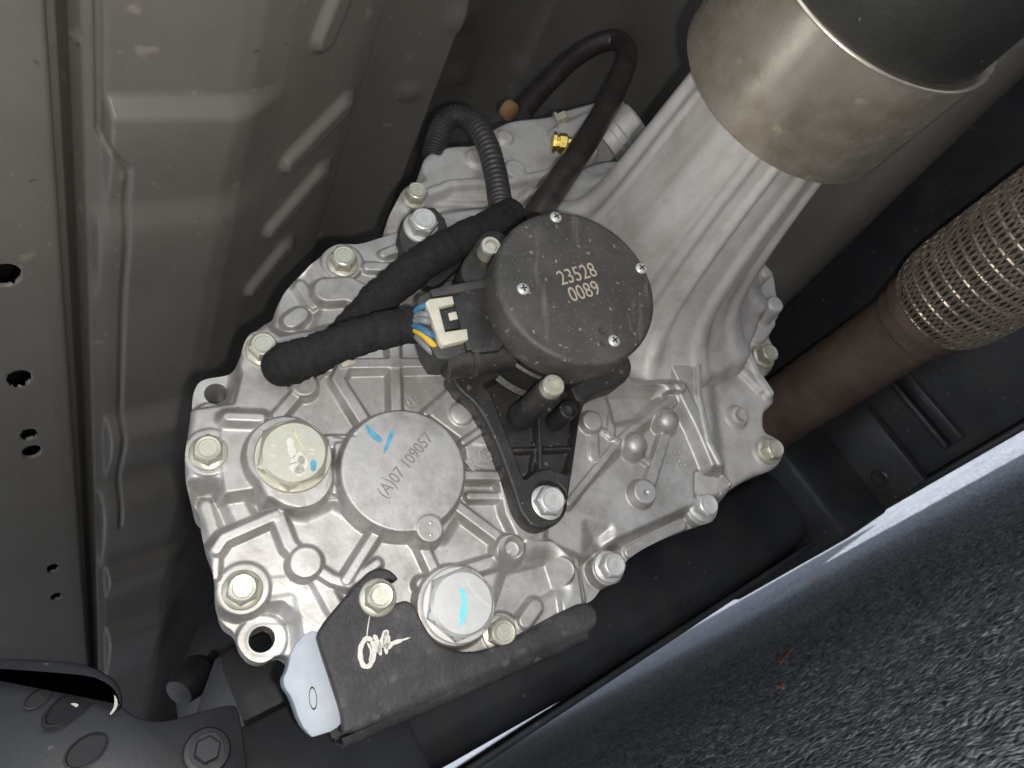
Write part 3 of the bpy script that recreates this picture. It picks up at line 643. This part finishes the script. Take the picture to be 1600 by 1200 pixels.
case_text('cast_letters', 'RG', 750, 719, 5.6, .0135, ang((738, 726), (762, 706), 5), 'cast', .0008, bold=.0001)
# dotted heat number "#3-"
mb = MB()
for (x, y) in ((1056, 707), (1059, 713), (1062, 720), (1065, 727), (1062, 706), (1065, 713), (1068, 719), (1071, 726), (1055, 716), (1059, 725), (1082, 704), (1090, 704), (1085, 712), (1077, 706), (1088, 715), (1081, 722), (1092, 711), (1097, 707), (1090, 722)):
    a = gl(x, y, -5.1); mb.lathe([(.9, 0), (.8, .5), (.4, .8), (.0001, .85)], 8, (a[0], a[1], a[2]), scale=.001)
mb.build('heat_number_dots', 'cast', case)
mb = MB()
for (x, y) in ((673, 817), (673, 836)):
    a = gl(x, y, 16.4); mb.lathe([(1.0, 0), (.9, .5), (.4, .8), (.0001, .85)], 10, (a[0], a[1], a[2]), scale=.001)
mb.build('ejector_dots', 'machined', case)
a = gl(799, 860, 8); mb = MB(); mb.box((-.0052, -.0012, 0), (.0052, .0012, .0012), .0003, Matrix.Translation((a[0], a[1], .0035)) @ Matrix.Rotation(.7, 4, 'Z')); mb.build('hole_thread', 'zinc_white', case)

# ---------------- mount lug below the case, and the black bracket
lug_poly = [g(x, y, 2) for x, y in ((455, 1015), (480, 985), (512, 990), (515, 1010), (532, 1075), (540, 1122), (524, 1141), (489, 1152), (486, 1151), (470, 1132), (456, 1090), (444, 1074), (442, 1060), (450, 1045))]
mb = MB(); mb.prism([(x*.001, y*.001) for x, y in chaikin(lug_poly, 1)], -.030, .002, .0006); lug = mb.build('mount_lug', 'lug', case, angle=25)
a = gl(489, 1091, 2); mb = MB(); mb.lathe([(5.4, -.2), (5.4, .15), (4.8, .2), (4.4, -.1), (0.0001, -.3)], 32, scale=.001); o = mb.build('painted_mount_hole', 'braid_dark', lug); o.location = a; o.scale = (.34, 1, 1); o.rotation_euler = (0, 0, .2)  # shallow dish, coloured dark in place of the slot's own shade

brk = thing('mount_bracket', 'folded black steel bracket with OK written on it in white', 'bracket', MG)
BH = 11.
bp_ = [(494, 986), (571, 897), (583, 890), (597, 887), (612, 892), (624, 905), (617, 908), (606, 904), (590, 915), (585, 930), (592, 944), (612, 946), (636, 937), (648, 948), (662, 976), (676, 998), (697, 1012), (725, 1019), (752, 1018), (797, 1002), (895, 948), (911, 941), (926, 944), (935, 957), (934, 975), (921, 992), (537, 1161), (536, 1120), (524, 1082), (500, 1010)]
BR = Relief(485, 880, 945, 1170, BH, res=.5, lo=BH-12)
# folded lower edge and rear plate
lo0, lo1 = np.array(gl(537, 1161, BH)), np.array(gl(921, 993, BH)); e = lo1-lo0; e /= np.linalg.norm(e); dn = np.array([e[1], -e[0], 0])
BR.outline(bp_, BH, 1.2)
qd = -((BR.U-lo0[0]*1000)*dn[0]+(BR.V-lo0[1]*1000)*dn[1]); sa = (BR.U-lo0[0]*1000)*e[0]+(BR.V-lo0[1]*1000)*e[1]
Lb = np.linalg.norm(lo1-lo0)*1000; tr = sstep((sa-.40*Lb)/(.25*Lb))
BR.H -= tr*7.*np.clip((qd-8)/14, 0, 1.3)**2+2.5*np.clip((6-qd)/6, 0, 1)**2
BR.build('front_plate', 'bracket', brk, sg=.8, rough=.02)
mb = MB(); prof = [(-2, BH-.9), (1.0, BH-2.2), (2.6, BH-4.), (3.4, BH-7.), (3.4, -24), (3.0, -27), (2, -29), (-1, -30)]
inner = [(-2, BH-3.6), (0, BH-4.2), (.9, BH-5.5), (1.3, BH-7.5), (1.3, -24), (1.4, -26), (.4, -27.4), (-1, -27.6)]
pr = prof+inner[::-1]; vs = []
for base in (lo0, lo1):
    for q, h in pr: p = base+dn*q*.001; vs.append((p[0], p[1], h*.001))
n_ = len(pr); fs = [(i, (i+1) % n_, n_+(i+1) % n_, n_+i) for i in range(n_)]+[tuple(range(n_)), tuple(range(2*n_-1, n_-1, -1))]
mb.add(vs, fs); mb.build('folded_edge', 'bracket', brk, angle=50)
back = [lo0, lo1, lo1-dn*.045, lo0-dn*.05+e*.03]
back = [tuple(p[:2]) for p in (lo0-e*.001, lo1, lo1-dn*.03, lo0-dn*.04-e*.006)]
mb = MB(); mb.prism(back, -.030, -.0275, .0006); mb.build('rear_plate', 'bracket', brk)
put_bolt(590, 934, BH, brk, B_STD, 1.0)
mb = MB()
for pts, w in (([(582, 1000), (572, 998), (564, 1010), (563, 1026), (568, 1040), (577, 1040), (583, 1028), (585, 1012), (580, 1001)], .0023), ([(574, 1004), (580, 1018), (577, 1034)], .0012), ([(584, 992), (590, 1004), (595, 1024)], .0024),
               ([(591, 1020), (596, 1004), (601, 990), (604, 988), (602, 1000), (604, 1022)], .0024), ([(596, 1010), (606, 1006), (607, 992)], .0018), ([(603, 1014), (612, 1006), (626, 1001), (641, 996)], [.0026]*7+[.002]*6+[.0008]*6)):
    stroke(mb, spline([gl(x, y, BH) for x, y in pts], 6), w, BH*.001, .0003)
mb.build('ok_mark', 'white_paint', brk, smooth=False)['label'] = 'handwritten white OK'
mb = MB(); stroke(mb, spline([gl(x, y, BH) for x, y in ((578, 960), (574, 985), (573, 1000))], 6), .0005, BH*.001, .0002); mb.build('scratch', 'white_paint', brk, smooth=False)

# ================================================================== SHIFT ACTUATOR
act = thing('shift_actuator', 'round black plastic shift motor with printed numbers on its screwed cap', 'actuator', MG)
CH = 80.; AX, AY = g(903, 446, CH); ac = (AX*.001, AY*.001, 0)
mb = MB(); mb.lathe([(45.5, CH-23), (47, CH-22), (47.2, CH-3), (46.6, CH-1.2), (45, CH-.2), (43.5, CH), (0.0001, CH)], 128, ac, scale=.001)
cap = mb.build('cap', 'plastic_cap', act, angle=50)
mb = MB(); mb.lathe([(38, 6), (39, 12), (43, 14), (44, 18), (41, 20), (41.5, 32), (43.2, 40), (43.4, 44), (41.8, 45), (42.6, 56), (43, CH-22)], 112, ac, scale=.001)
mb.build('motor_body', 'plastic', act, angle=40)
# screws of the cap
smb = MB(); smb.lathe([(3.4, 0), (3.4, .7), (3.0, 1.2), (1.6, 1.7), (0.0001, 1.8)], 28, scale=.001); nf = len(smb.f)
smb.box((-.0019, -.00042, .0016), (.0019, .00042, .0019)); smb.box((-.00042, -.0019, .00162), (.00042, .0019, .00192))
so_ = smb.build('screw', 'zinc_white', None); SCREW = so_.data; bpy.data.objects.remove(so_); SCREW.materials.append(M['dark'])
for i in range(len(SCREW.polygons)-12, len(SCREW.polygons)): SCREW.polygons[i].material_index = 1
for (x, y) in ((868, 340), (1001, 420), (817, 452), (959, 533)):
    o = bpy.data.objects.new('screw', SCREW); link(o, cap); o.location = gl(x, y, CH-.05); o.rotation_euler = (0, 0, random.uniform(0, 1.5))
th = ang((872, 440), (932, 424), CH)
for s_, (x, y) in (('23528', (902, 429)), ('0089', (913, 456))):
    a = gl(x, y, CH); text('printed_number', s_, .0125, 'print', cap, (a[0], a[1], a[2]+.0001), th, .00012, sx=.80)
for (x, y, r) in ((940, 518, 2.2), (941, 538, 1.7), (807, 438, 1.6), (886, 342, 1.4), (1006, 438, 1.5), (848, 343, 1.2)):
    a = gl(x, y, CH); mb = MB(); mb.lathe([(r, -.2), (r, .12), (r*.8, .3), (r*.55, .05), (0.0001, .0)], 20, (a[0], a[1], a[2]), scale=.001); mb.build('pilot_hole', 'grey_plastic', cap)
# mounting arm with raised rim and inner ribs
A = Relief(690, 560, 940, 850, 14, res=.5, lo=4)
AO = [(700, 575), (712, 605), (748, 636), (775, 690), (801, 762), (812, 800), (830, 822), (850, 828), (872, 819), (886, 800), (889, 770), (896, 729), (908, 640), (930, 600), (900, 560), (760, 540)]
A.outline(AO, 20, 1.5)
A.pocket([(752, 610), (764, 625), (812, 752), (826, 740), (850, 735), (876, 745), (884, 720), (893, 640), (890, 600), (800, 590)], 10, k=.8, slope=8)
A.rib([(843, 640), (846, 750)], 7, 17, k=.6, slope=8); A.rib([(800, 703), (890, 700)], 7, 15, k=.6, slope=8); A.rib([(838, 690), (832, 740)], 5, 14, k=.6, slope=8)
A.disc(856, 784, 33, 18.5, k=.8, slope=6); A.dpocket(856, 784, 28, 16.5, k=.5, slope=4)
A.build('mounting_arm', 'plastic', act, sg=.8, rough=.03)
put_bolt(853, 787, 16.5, act, B_WHT, 1.08)
# long screw tower
mb = MB(); a = gl(806, 664, 22); b = gl(866, 603, 64); axv = Vector((0, 0, 1)); u0, v0 = g(864, 603, 66)
mb.lathe([(8.6, 16), (8.6, 20), (7.6, 22), (7.2, 26), (6.9, 60), (6.4, 61)], 36, (u0*.001, v0*.001, 0), scale=.001)
mb.build('screw_tower', 'plastic', act)
def allen(px, py, h, name='socket_screw', r=6.2, hh=9):
    a = gl(px, py, h); mb = MB()
    mb.lathe([(r, -hh), (r, -1), (r*.9, 0), (r*.62, .05), (r*.58, -.6), (r*.5, -2.2), (.0001, -2.4)], 32, (a[0], a[1], a[2]), scale=.001)
    return mb.build(name, 'zinc', act, angle=30)
allen(866, 601, 67); allen(768, 383, 40, r=6.4, hh=10)
u0, v0 = g(880, 645, 30); mb = MB(); mb.lathe([(6, 14), (5.5, 36), (4.5, 37), (3.5, 33), (.0001, 32)], 28, ((u0+1)*.001, v0*.001, 0), scale=.001); mb.build('locating_peg', 'plastic', act)
# ear for the upper screw, ear at the right
mb = MB(); e1 = [g(x, y, 28) for x, y in ((715, 420), (740, 385), (752, 365), (775, 360), (795, 372), (830, 420), (800, 470), (730, 455))]
mb.prism([(x*.001, y*.001) for x, y in chaikin(e1)], .004, .030, .002); mb.build('upper_ear', 'plastic', act)
mb = MB(); e2 = [g(x, y, 24) for x, y in ((900, 640), (940, 610), (975, 600), (988, 580), (984, 560), (965, 545), (930, 540), (880, 580))]
mb.prism([(x*.001, y*.001) for x, y in chaikin(e2)], .004, .026, .003); mb.build('side_ear', 'plastic', act)
# socket housing at the side of the motor
def slab(name, pts, h0, h1, m, parent, bev=.001, hp=None):
    hp = h1 if hp is None else hp
    mb = MB(); mb.prism([tuple(c*.001 for c in g(x, y, hp)) for x, y in pts], h0*.001, h1*.001, bev); return mb.build(name, m, parent)
slab('socket_housing', [(716, 455), (722, 443), (775, 432), (800, 470), (797, 530), (780, 548), (742, 552), (728, 540)], 28, 58, 'plastic', act, .002)
mb = MB(); p0, p1 = Vector(gl(692, 566, 46)), Vector(gl(796, 552, 46)); mb.tube([p0, p0.lerp(p1, .03), p0.lerp(p1, .5), p1], [.0085, .0098, .0098, .0098], 32); mb.tube([p0.lerp(p1, .36), p0.lerp(p1, .44)], .0112, 32); mb.build('socket_tube', 'plastic', act)

# ================================================================== WIRING LOOM WITH PLUG
loom = thing('wiring_loom', 'black cloth taped wiring loom plugged into the shift motor', 'wiring loom', MG)
con = slab('connector', [(650, 478), (655, 462), (668, 455), (735, 440), (752, 470), (742, 548), (700, 562), (683, 560), (672, 540)], 32, 56, 'grey_plastic', loom, .0018)
slab('connector_ridge', [(672, 452), (690, 447), (748, 437), (778, 436), (776, 446), (712, 458), (676, 464)], 48, 59, 'grey_plastic', con, .001)
slab('connector_body', [(705, 462), (760, 450), (775, 500), (768, 540), (730, 548), (716, 500)], 40, 58.5, 'plastic', con, .0015)
slab('lock_clip', [(665, 472), (671, 467), (707, 462), (710, 474), (686, 480), (696, 518), (730, 513), (732, 530), (693, 540), (688, 535), (677, 505)], 52, 60.5, 'ivory', con, .0006)
slab('latch', [(682, 484), (711, 477), (714, 486), (720, 512), (694, 517)], 50, 59.5, 'plastic', con, .0008)
slab('latch_window', [(700, 489), (713, 486), (716, 498), (703, 501)], 55, 60, 'ivory', con, .0004)
for m_, pts, r in (('yellow_wire', ((645, 514, 48), (662, 524, 55), (678, 540, 55), (690, 548, 48)), .0017), ('blue_wire', ((645, 508, 50), (660, 514, 56), (674, 524, 57), (686, 528, 50)), .0018), ('blue_wire', ((645, 498, 46), (652, 484, 54), (664, 478, 57), (676, 480, 50)), .0018),
                   ('grey_wire', ((643, 503, 48), (656, 500, 55), (668, 502, 58), (682, 505, 50)), .0022), ('grey_wire', ((644, 500, 48), (656, 492, 55), (668, 492, 58), (682, 495, 50)), .0020), ('grey_wire', ((645, 518, 44), (660, 535, 51), (676, 550, 52), (690, 556, 45)), .0019)):
    mb = MB(); mb.tube(spline([gl(*p) for p in pts], 6), r, 10); mb.build('wire', m_, loom)
def wob(pts, r, amp=.03):
    out = []
    ph = [random.uniform(0, 6) for _ in range(4)]
    for i in range(len(pts)): out.append(r*(1+amp*math.sin(i*.45+ph[0])+amp*.6*math.sin(i*1.3+ph[1])+amp*.5*random.uniform(-1, 1)))
    return out
path = [(656, 506, 43), (610, 514, 42), (560, 527, 40), (510, 545, 36), (475, 557, 33), (452, 563, 28), (440, 572, 16), (458, 574, 6), (505, 556, 0), (553, 512, 0), (588, 472, 4), (628, 436, 12), (680, 398, 18), (725, 374, 16), (770, 352, 8), (800, 335, 0)]
P_ = spline([gl(*p) for p in path], 14)
rr = wob(P_, .0098); nn_ = len(P_)
for i in range(nn_):
    rr[i] *= 1+.035*((i/7.) % 1)
    if i > 14*5: rr[i] *= 1+.12*min(1, (i-70)/60)
mb = MB(); mb.tube(P_, rr, 28); mb.build('taped_sleeve', 'cloth', loom, angle=80)
# tape ends / overlaps
for i in (10, 22, 33, 120, 140, 165): 
    mb = MB(); mb.tube([P_[i], (np.array(P_[i])+np.array(P_[i+1]))/2, P_[i+1]], [rr[i]*1.03]*3, 28); mb.build('tape_edge', 'cloth', loom, angle=80)
slab('zip_tie', [(527, 558), (548, 548), (556, 566), (536, 574)], 22, 24, 'ivory', loom, .0004)

# ================================================================== HOSES
hp = spline([gl(*p) for p in ((786, 345, -8), (781, 310, -14), (774, 270, -18), (762, 228, -22), (742, 194, -26), (716, 181, -30), (694, 192, -34), (682, 222, -38), (676, 245, -42))], 22)
rad = [.0078*(1+(.10 if (i % 4) < 2 else -.06)) for i in range(len(hp))]
mb = MB(); mb.tube(hp, rad, 22); o = mb.build('corrugated_conduit', 'conduit', angle=20); o.data.transform(MG); tag(o, 'grey black corrugated conduit arching over the upper housing', 'conduit')
mb = MB(); hp = spline([gl(*p) for p in ((835, 345, 10), (850, 318, 10), (893, 255, 5), (935, 190, -5), (966, 130, -15), (980, 85, -26), (965, 64, -38), (935, 68, -46), (895, 92, -52), (850, 136, -56), (815, 176, -58))], 16)
nn_ = len(hp); mb.tube(hp, [.0096*(1-.1*i/nn_) for i in range(nn_)], 26); br = mb.build('breather_hose', 'rubber', angle=80); br.data.transform(MG)
tag(br, 'smooth black rubber breather hose looping above the shift motor', 'hose')
mb = MB(); a = gl(795, 172, -58); mb.lathe([(7, -4), (8, -3), (8, 4), (6, 5)], 16, a, axis=(.6, -.7, .2), scale=.001); o = mb.build('hose_clip', 'yellow_paint', angle=30); o.data.transform(MG); M['amber'] = mat('amber_plastic', (.26, .15, .07), .6); o.data.materials[0] = M['amber']
o.parent = br
# yellow fitting
mb = MB(); a0, a1 = np.array(gl(862, 222, -20)), np.array(gl(905, 228, -16)); dv = a1-a0
mb.lathe([(6, 0), (8.2, .5), (8.2, 3), (6.5, 4), (6.5, 5), (8, 5.5), (8, 11), (6, 12), (6, 15)], 12, a0, axis=dv, scale=.001); o = mb.build('banjo_fitting', 'brass', case, angle=25)
mb = MB(); a0, a1 = np.array(gl(868, 190, -34)), np.array(gl(885, 183, -30)); mb.lathe([(8, 0), (8, 2), (6, 3), (6, 9), (5, 10)], 6, a0, axis=a1-a0, scale=.001); mb.build('side_bolt', 'zinc', case, angle=25)
mb = MB(); a0 = gl(945, 225, -34); mb.lathe([(19, 0), (19, 8), (18, 9), (18, 14), (16, 16), (15, 30), (13, 32)], 40, a0, axis=(.55, .45, .6), scale=.001); mb.build('sensor_neck', 'cast_old', case)

# ================================================================== CABLE BRACKET (black block with bolt)
cb = thing('loom_bracket', 'black plastic loom bracket bolted above the cover shoulder', 'bracket', MG)
slab('bracket_base', [(622, 372), (628, 342), (645, 325), (680, 322), (697, 340), (706, 368), (740, 382), (770, 420), (700, 440), (650, 440), (632, 400)], -36, 2, 'grey_plastic', cb, .003)
slab('bracket_arm', [(640, 385), (668, 395), (735, 380), (745, 395), (680, 450), (650, 440)], -12, 8, 'plastic', cb, .002)
put_bolt(657, 357, 2, cb, B_WHT, 1.18)
slab('hose_guide', [(755, 350), (775, 332), (800, 322), (815, 330), (800, 350), (765, 362)], -16, 2, 'grey_plastic', cb, .002)

# ================================================================== DRIVE SHAFT WITH DUST SLEEVE
ds = thing('drive_shaft', 'black drive shaft running into a stained steel dust sleeve', 'drive shaft', MG)
tc_ = (TU*.001, TV*.001, 0)
SH0, SH1, SR = 166., 232., 62.
mb = MB(); mb.lathe([(40, SH0+2), (SR-4, SH0+1), (SR-1.2, SH0), (SR, SH0+1.2), (SR+.3, SH0+10), (SR+.3, SH1-1), (SR+.9, SH1-.5), (SR+.9, SH1+.6), (SR-.6, SH1+.8), (SR-1.6, SH1), (SR-1.6, SH0+8), (40, SH0+6)], 160, tc_, scale=.001)
mb.build('dust_sleeve', 'sleeve', ds, angle=40)
mb = MB(); mb.lathe([(SR-1.4, SH1+.4), (SR+.9, SH1-.2), (SR+1.5, SH1+.5), (SR+1.2, SH1+1.3), (SR-.2, SH1+1.6), (SR-1.5, SH1+1.0)], 160, tc_, scale=.001); mb.build('rolled_rim', 'steel_edge', ds, angle=60)
mb = MB(); mb.lathe([(30, SH0+8), (SR-4, SH0+20), (SR-3.2, SH1+10), (SR-3.2, SH1+120), (SR-3.2, SH1+420)], 120, tc_, scale=.001); mb.build('shaft_tube', 'shaft', ds)

# ================================================================== EXHAUST
ex = thing('exhaust_pipe', 'rusty brown exhaust pipe with a braided steel flex joint', 'exhaust pipe')
eA, eB = wpt(1590, 395, .57), wpt(1150, 690, .86); ed = (eB-eA)/np.linalg.norm(eB-eA)
e0 = eA-ed*.16; J = wpt(1462, 487, .645)
mb = MB(); mb.tube([eA+ed*.05, eA+ed*.12, eB, eB+ed*.5], .0345, 40); mb.build('pipe', 'rust', ex)
tb = ((J-eA)@ed)
mb = MB(); mb.tube([eA-ed*.20, eA-ed*.10, eA-ed*.06], .036, 40); mb.build('pipe', 'rust', ex)
mb = MB(); prof = []
L0, L1 = -.085, tb-.004
for i in range(61):
    t_ = i/60; s_ = L0+(L1-L0)*t_; r_ = .036+.0105*(1-abs(2*t_-1)**6); prof.append((r_*1000, s_*1000))
mb.lathe([(30, L0*1000-2)]+prof+[(30, L1*1000+2)], 64, eA, axis=ed, scale=.001); flex = mb.build('flex_joint', 'braid_dark', ex)
# helical hoops and braid strands
for i in range(15):
    t_ = (i+.5)/15; s_ = L0+(L1-L0)*t_; r_ = .036+.0105*(1-abs(2*t_-1)**6)+.0006
    q = Vector(ed).to_track_quat('Z', 'Y'); cpt = Vector(eA+ed*s_)
    pts = [cpt+q @ Vector((r_*math.cos(2*math.pi*k/48), r_*math.sin(2*math.pi*k/48), .0)) for k in range(49)]
    mb = MB(); mb.tube(pts, .0017, 8, False); mb.build('hoop', 'braid', flex)
mb = MB()
q = Vector(ed).to_track_quat('Z', 'Y')
for sgn in (1, -1):
    for k in range(64):
        pts = []
        for i in range(34):
            t_ = i/33; s_ = L0+(L1-L0)*t_; r_ = .036+.0105*(1-abs(2*t_-1)**6)+.0014+.0007*sgn*(1 if (i+k) % 2 else -1); a = 2*math.pi*k/64+sgn*t_*1.0
            pts.append(Vector(eA+ed*s_)+q @ Vector((r_*math.cos(a), r_*math.sin(a), 0)))
        mb.tube(pts, .0009, 5, False)
bo = mb.build('wire_braid', 'braid', flex); bo['kind'] = 'stuff'
mb = MB(); mb.lathe([(36, tb*1000-9), (40.5, tb*1000-8), (41, tb*1000-2), (40.5, tb*1000+3), (37.5, tb*1000+5), (37.5, tb*1000+16), (35.5, tb*1000+18)], 48, eA, axis=ed, scale=.001); mb.build('collar', 'rust', ex)

# ================================================================== FRAME MEMBERS
xm_ = thing('crossmember', 'black painted crossmember beam below the transfer case', 'crossmember')
def sweep(sec, path, name, m, parent, angle=35):
    """section (y,z) offsets swept along x,(dy,dz) path points"""
    vs = []; n = len(sec); fs = []
    for (x, y, z, sc) in path:
        for (a, b) in sec: vs.append((x, y+a*sc, z+b*sc))
    for i in range(len(path)-1):
        for k in range(n): k2 = (k+1) % n; fs.append((i*n+k, i*n+k2, (i+1)*n+k2, (i+1)*n+k))
    fs.append(tuple(range(n))); fs.append(tuple((len(path)-1)*n+k for k in range(n-1, -1, -1)))
    mb = MB(); mb.add(vs, fs); return mb.build(name, m, parent, angle=angle)
def rsec(w, h, r, n=5):
    out = []
    for cx, cy, a0 in ((w/2-r, h/2-r, 0), (-w/2+r, h/2-r, 90), (-w/2+r, -h/2+r, 180), (w/2-r, -h/2+r, 270)):
        for k in range(n): a = math.radians(a0+90*k/(n-1)); out.append((cx+r*math.cos(a), cy+r*math.sin(a)))
    return out
sweep(rsec(.10, .085, .022), [(-.5, .60, .25, 1), (-.1, .60, .245, 1), (.15, .60, .235, 1), (.35, .60, .226, 1), (.55, .60, .224, 1.0), (.68, .60, .226, 1.0), (.76, .60, .25, 1.05), (.9, .60, .27, 1.1)], 'beam', 'frame', xm_)
mb = MB(); mb.box((.02, .535, .185), (.20, .553, .275), .004); mb.build('mount_plate', 'frame', xm_)
mb = MB(); mb.box((.0, .556, .176), (.78, .66, .182), .002); mb.build('lower_flange', 'frame', xm_)
rail = thing('frame_rail', 'black chassis frame rail beyond the exhaust pipe', 'frame rail')
mb = MB(); mb.box((.80, -.6, .174), (.90, 2.9, .475), .012); mb.build('rail', 'frame', rail)
mb = MB(); mb.box((.70, .52, .166), (.80, .72, .30), .008); mb.build('gusset', 'frame', rail)
for (y0, y1, z0, z1) in ((.40, .414, .19, .30), (.418, .426, .19, .30)):
    mb = MB(); mb.box((.790, y0, z0), (.802, y1, z1), .003); mb.build('weld_strip', 'frame', rail)
mb = MB(); mb.box((.79, -.6, .168), (.91, 2.9, .175), .002); mb.build('lower_flange', 'frame', rail)
mb = MB(); mb.box((.786, .46, .17), (.80, .70, .285), .006); mb.build('doubler_plate', 'frame', rail)
for (yy, zz) in ((.50, .20), (.55, .25), (.64, .21)):
    mb = MB(); mb.lathe([(10, 0), (10, 3), (8, 4), (6, 4), (6, 8), (.001, 8)], 20, (.787, yy, zz), axis=(-1, 0, 0), scale=.001); mb.build('bolt', 'frame', rail, angle=25)
# flat side plate of the crossmember, bottom left (a plate in the transverse plane)
PY = .50
def pl(px, py, y=PY): d = ray(px, py); p = C+d*(y/d[1]); return (p[0], p[2])
MP = Matrix([[1, 0, 0, 0], [0, 0, -1, PY], [0, 1, 0, 0], [0, 0, 0, 1]])
def tplate(name, pts, th, m, parent, y=PY, bev=.0015, n=2):
    mb = MB(); mb.prism(chaikin([pl(x, yy, y) for x, yy in pts], n), -th, 0, bev); o = mb.build(name, m, parent, angle=40); o.matrix_world = Matrix([[1, 0, 0, 0], [0, 0, -1, y], [0, 1, 0, 0], [0, 0, 0, 1]]); return o
tplate('side_plate', [(-150, 1035), (60, 1040), (135, 1047), (178, 1070), (190, 1105), (215, 1122), (255, 1128), (310, 1112), (368, 1098), (376, 1120), (392, 1230), (300, 1330), (-150, 1330)], .012, 'frame', xm_)
tplate('upper_flange', [(-150, 1022), (60, 1028), (140, 1036), (184, 1062), (194, 1098), (180, 1112), (172, 1080), (130, 1060), (-150, 1052)], .010, 'frame', xm_, PY-.006, .003)
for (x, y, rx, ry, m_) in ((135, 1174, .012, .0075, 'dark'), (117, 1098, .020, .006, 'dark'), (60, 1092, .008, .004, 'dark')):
    px_, pz_ = pl(x, y); mb = MB(); mb.lathe([(1, .0), (1, .3), (.9, .4), (.8, -.2), (.0001, -.6)], 28); o = mb.build('painted_hole', m_, xm_); o.matrix_world = Matrix([[rx, 0, 0, px_], [0, 0, -.002, PY-.0012], [0, ry, 0, pz_], [0, 0, 0, 1]]) @ Matrix.Rotation(.25, 4, 'Z')  # solid dark cups; their colour supplies the shade of open holes
tplate('painted_daylight_glint', [(108, 1100), (116, 1098), (124, 1101), (118, 1106), (110, 1105)], .001, 'steel_edge', xm_, PY-.0018, 0)  # painted glint: bright flake in place of light catching the slot
tplate('painted_highlight', [(178, 1084), (184, 1094), (183, 1106), (174, 1117), (171, 1116), (178, 1105), (179, 1094)], .0015, 'steel_edge', xm_, PY-.0075, 0)  # crescent highlight on the plate end, drawn as a bright sliver
px_, pz_ = pl(322, 1176); mb = MB(); mb.lathe([(13, -1), (13, 3), (12, 4.4), (9.5, 4.6), (9.5, 3.0), (.001, 3)], 40, (px_, PY-.001, pz_), axis=(0, -1, 0), scale=.001); mb.lathe([(7.5, 3), (7.5, 8), (6.6, 9), (.001, 9)], 6, (px_, PY-.001, pz_), axis=(0, -1, 0), scale=.001); mb.build('bolt', 'frame', xm_, angle=25)
pr_ = thing('rear_gearbox', 'dark gearbox housing in the shadow behind the transfer case', 'gearbox')
mb = MB(); mb.lathe([(60, 0), (75, 30), (90, 90), (95, 200), (120, 260), (130, 420)], 48, (.26, .62, .37), axis=(0, 1, 0), scale=.001); mb.build('bell_housing', 'dark', pr_)
mb = MB(); mb.box((.12, .66, .27), (.38, .95, .36), .02); mb.build('sump', 'dark', pr_)
for (px, py, d_) in ((300, 1060, .74), (345, 1040, .78)):
    p = wpt(px, py, d_); mb = MB(); mb.lathe([(0.001, -22), (14, -20), (18, -8), (18, 12), (12, 20), (.001, 21)], 24, p, axis=(.7, .3, .4), scale=.001); mb.build('linkage', 'dark', pr_)

# ================================================================== LEAVES ON THE GROUND
for (px, py, w_, l_, rot, lab) in ((1228, 1024, .022, .046, .25, 'dry reddish leaf lying flat on the asphalt'), (1275, 905, .014, .08, .3, 'pale thin dry leaf lying close under the crossmember'), (1220, 1072, .009, .02, 1.0, 'tiny scrap of red leaf on the asphalt')):
    p = wpln(px, py, GROUND+.004); mb = MB(); n = 10; vs = []; fs = []
    for i in range(n+1):
        t_ = i/n; w2 = w_*math.sin(math.pi*t_)**.7+.0003; z_ = .004*math.sin(t_*2.5)+.001
        vs += [(-l_/2+l_*t_, -w2/2, z_+.002), (-l_/2+l_*t_, 0, z_), (-l_/2+l_*t_, w2/2, z_+.0025)]
    for i in range(n):
        for k in (0, 1): fs.append((3*i+k, 3*i+k+1, 3*i+k+4, 3*i+k+3))
    mb.add(vs, fs); o = mb.build('leaf', 'leaf'); o.location = (p[0], p[1], GROUND-.001); o.rotation_euler = (0, 0, rot)
    sm = o.modifiers.new('thickness', 'SOLIDIFY'); sm.thickness = .0006; tag(o, lab, 'leaf', None)
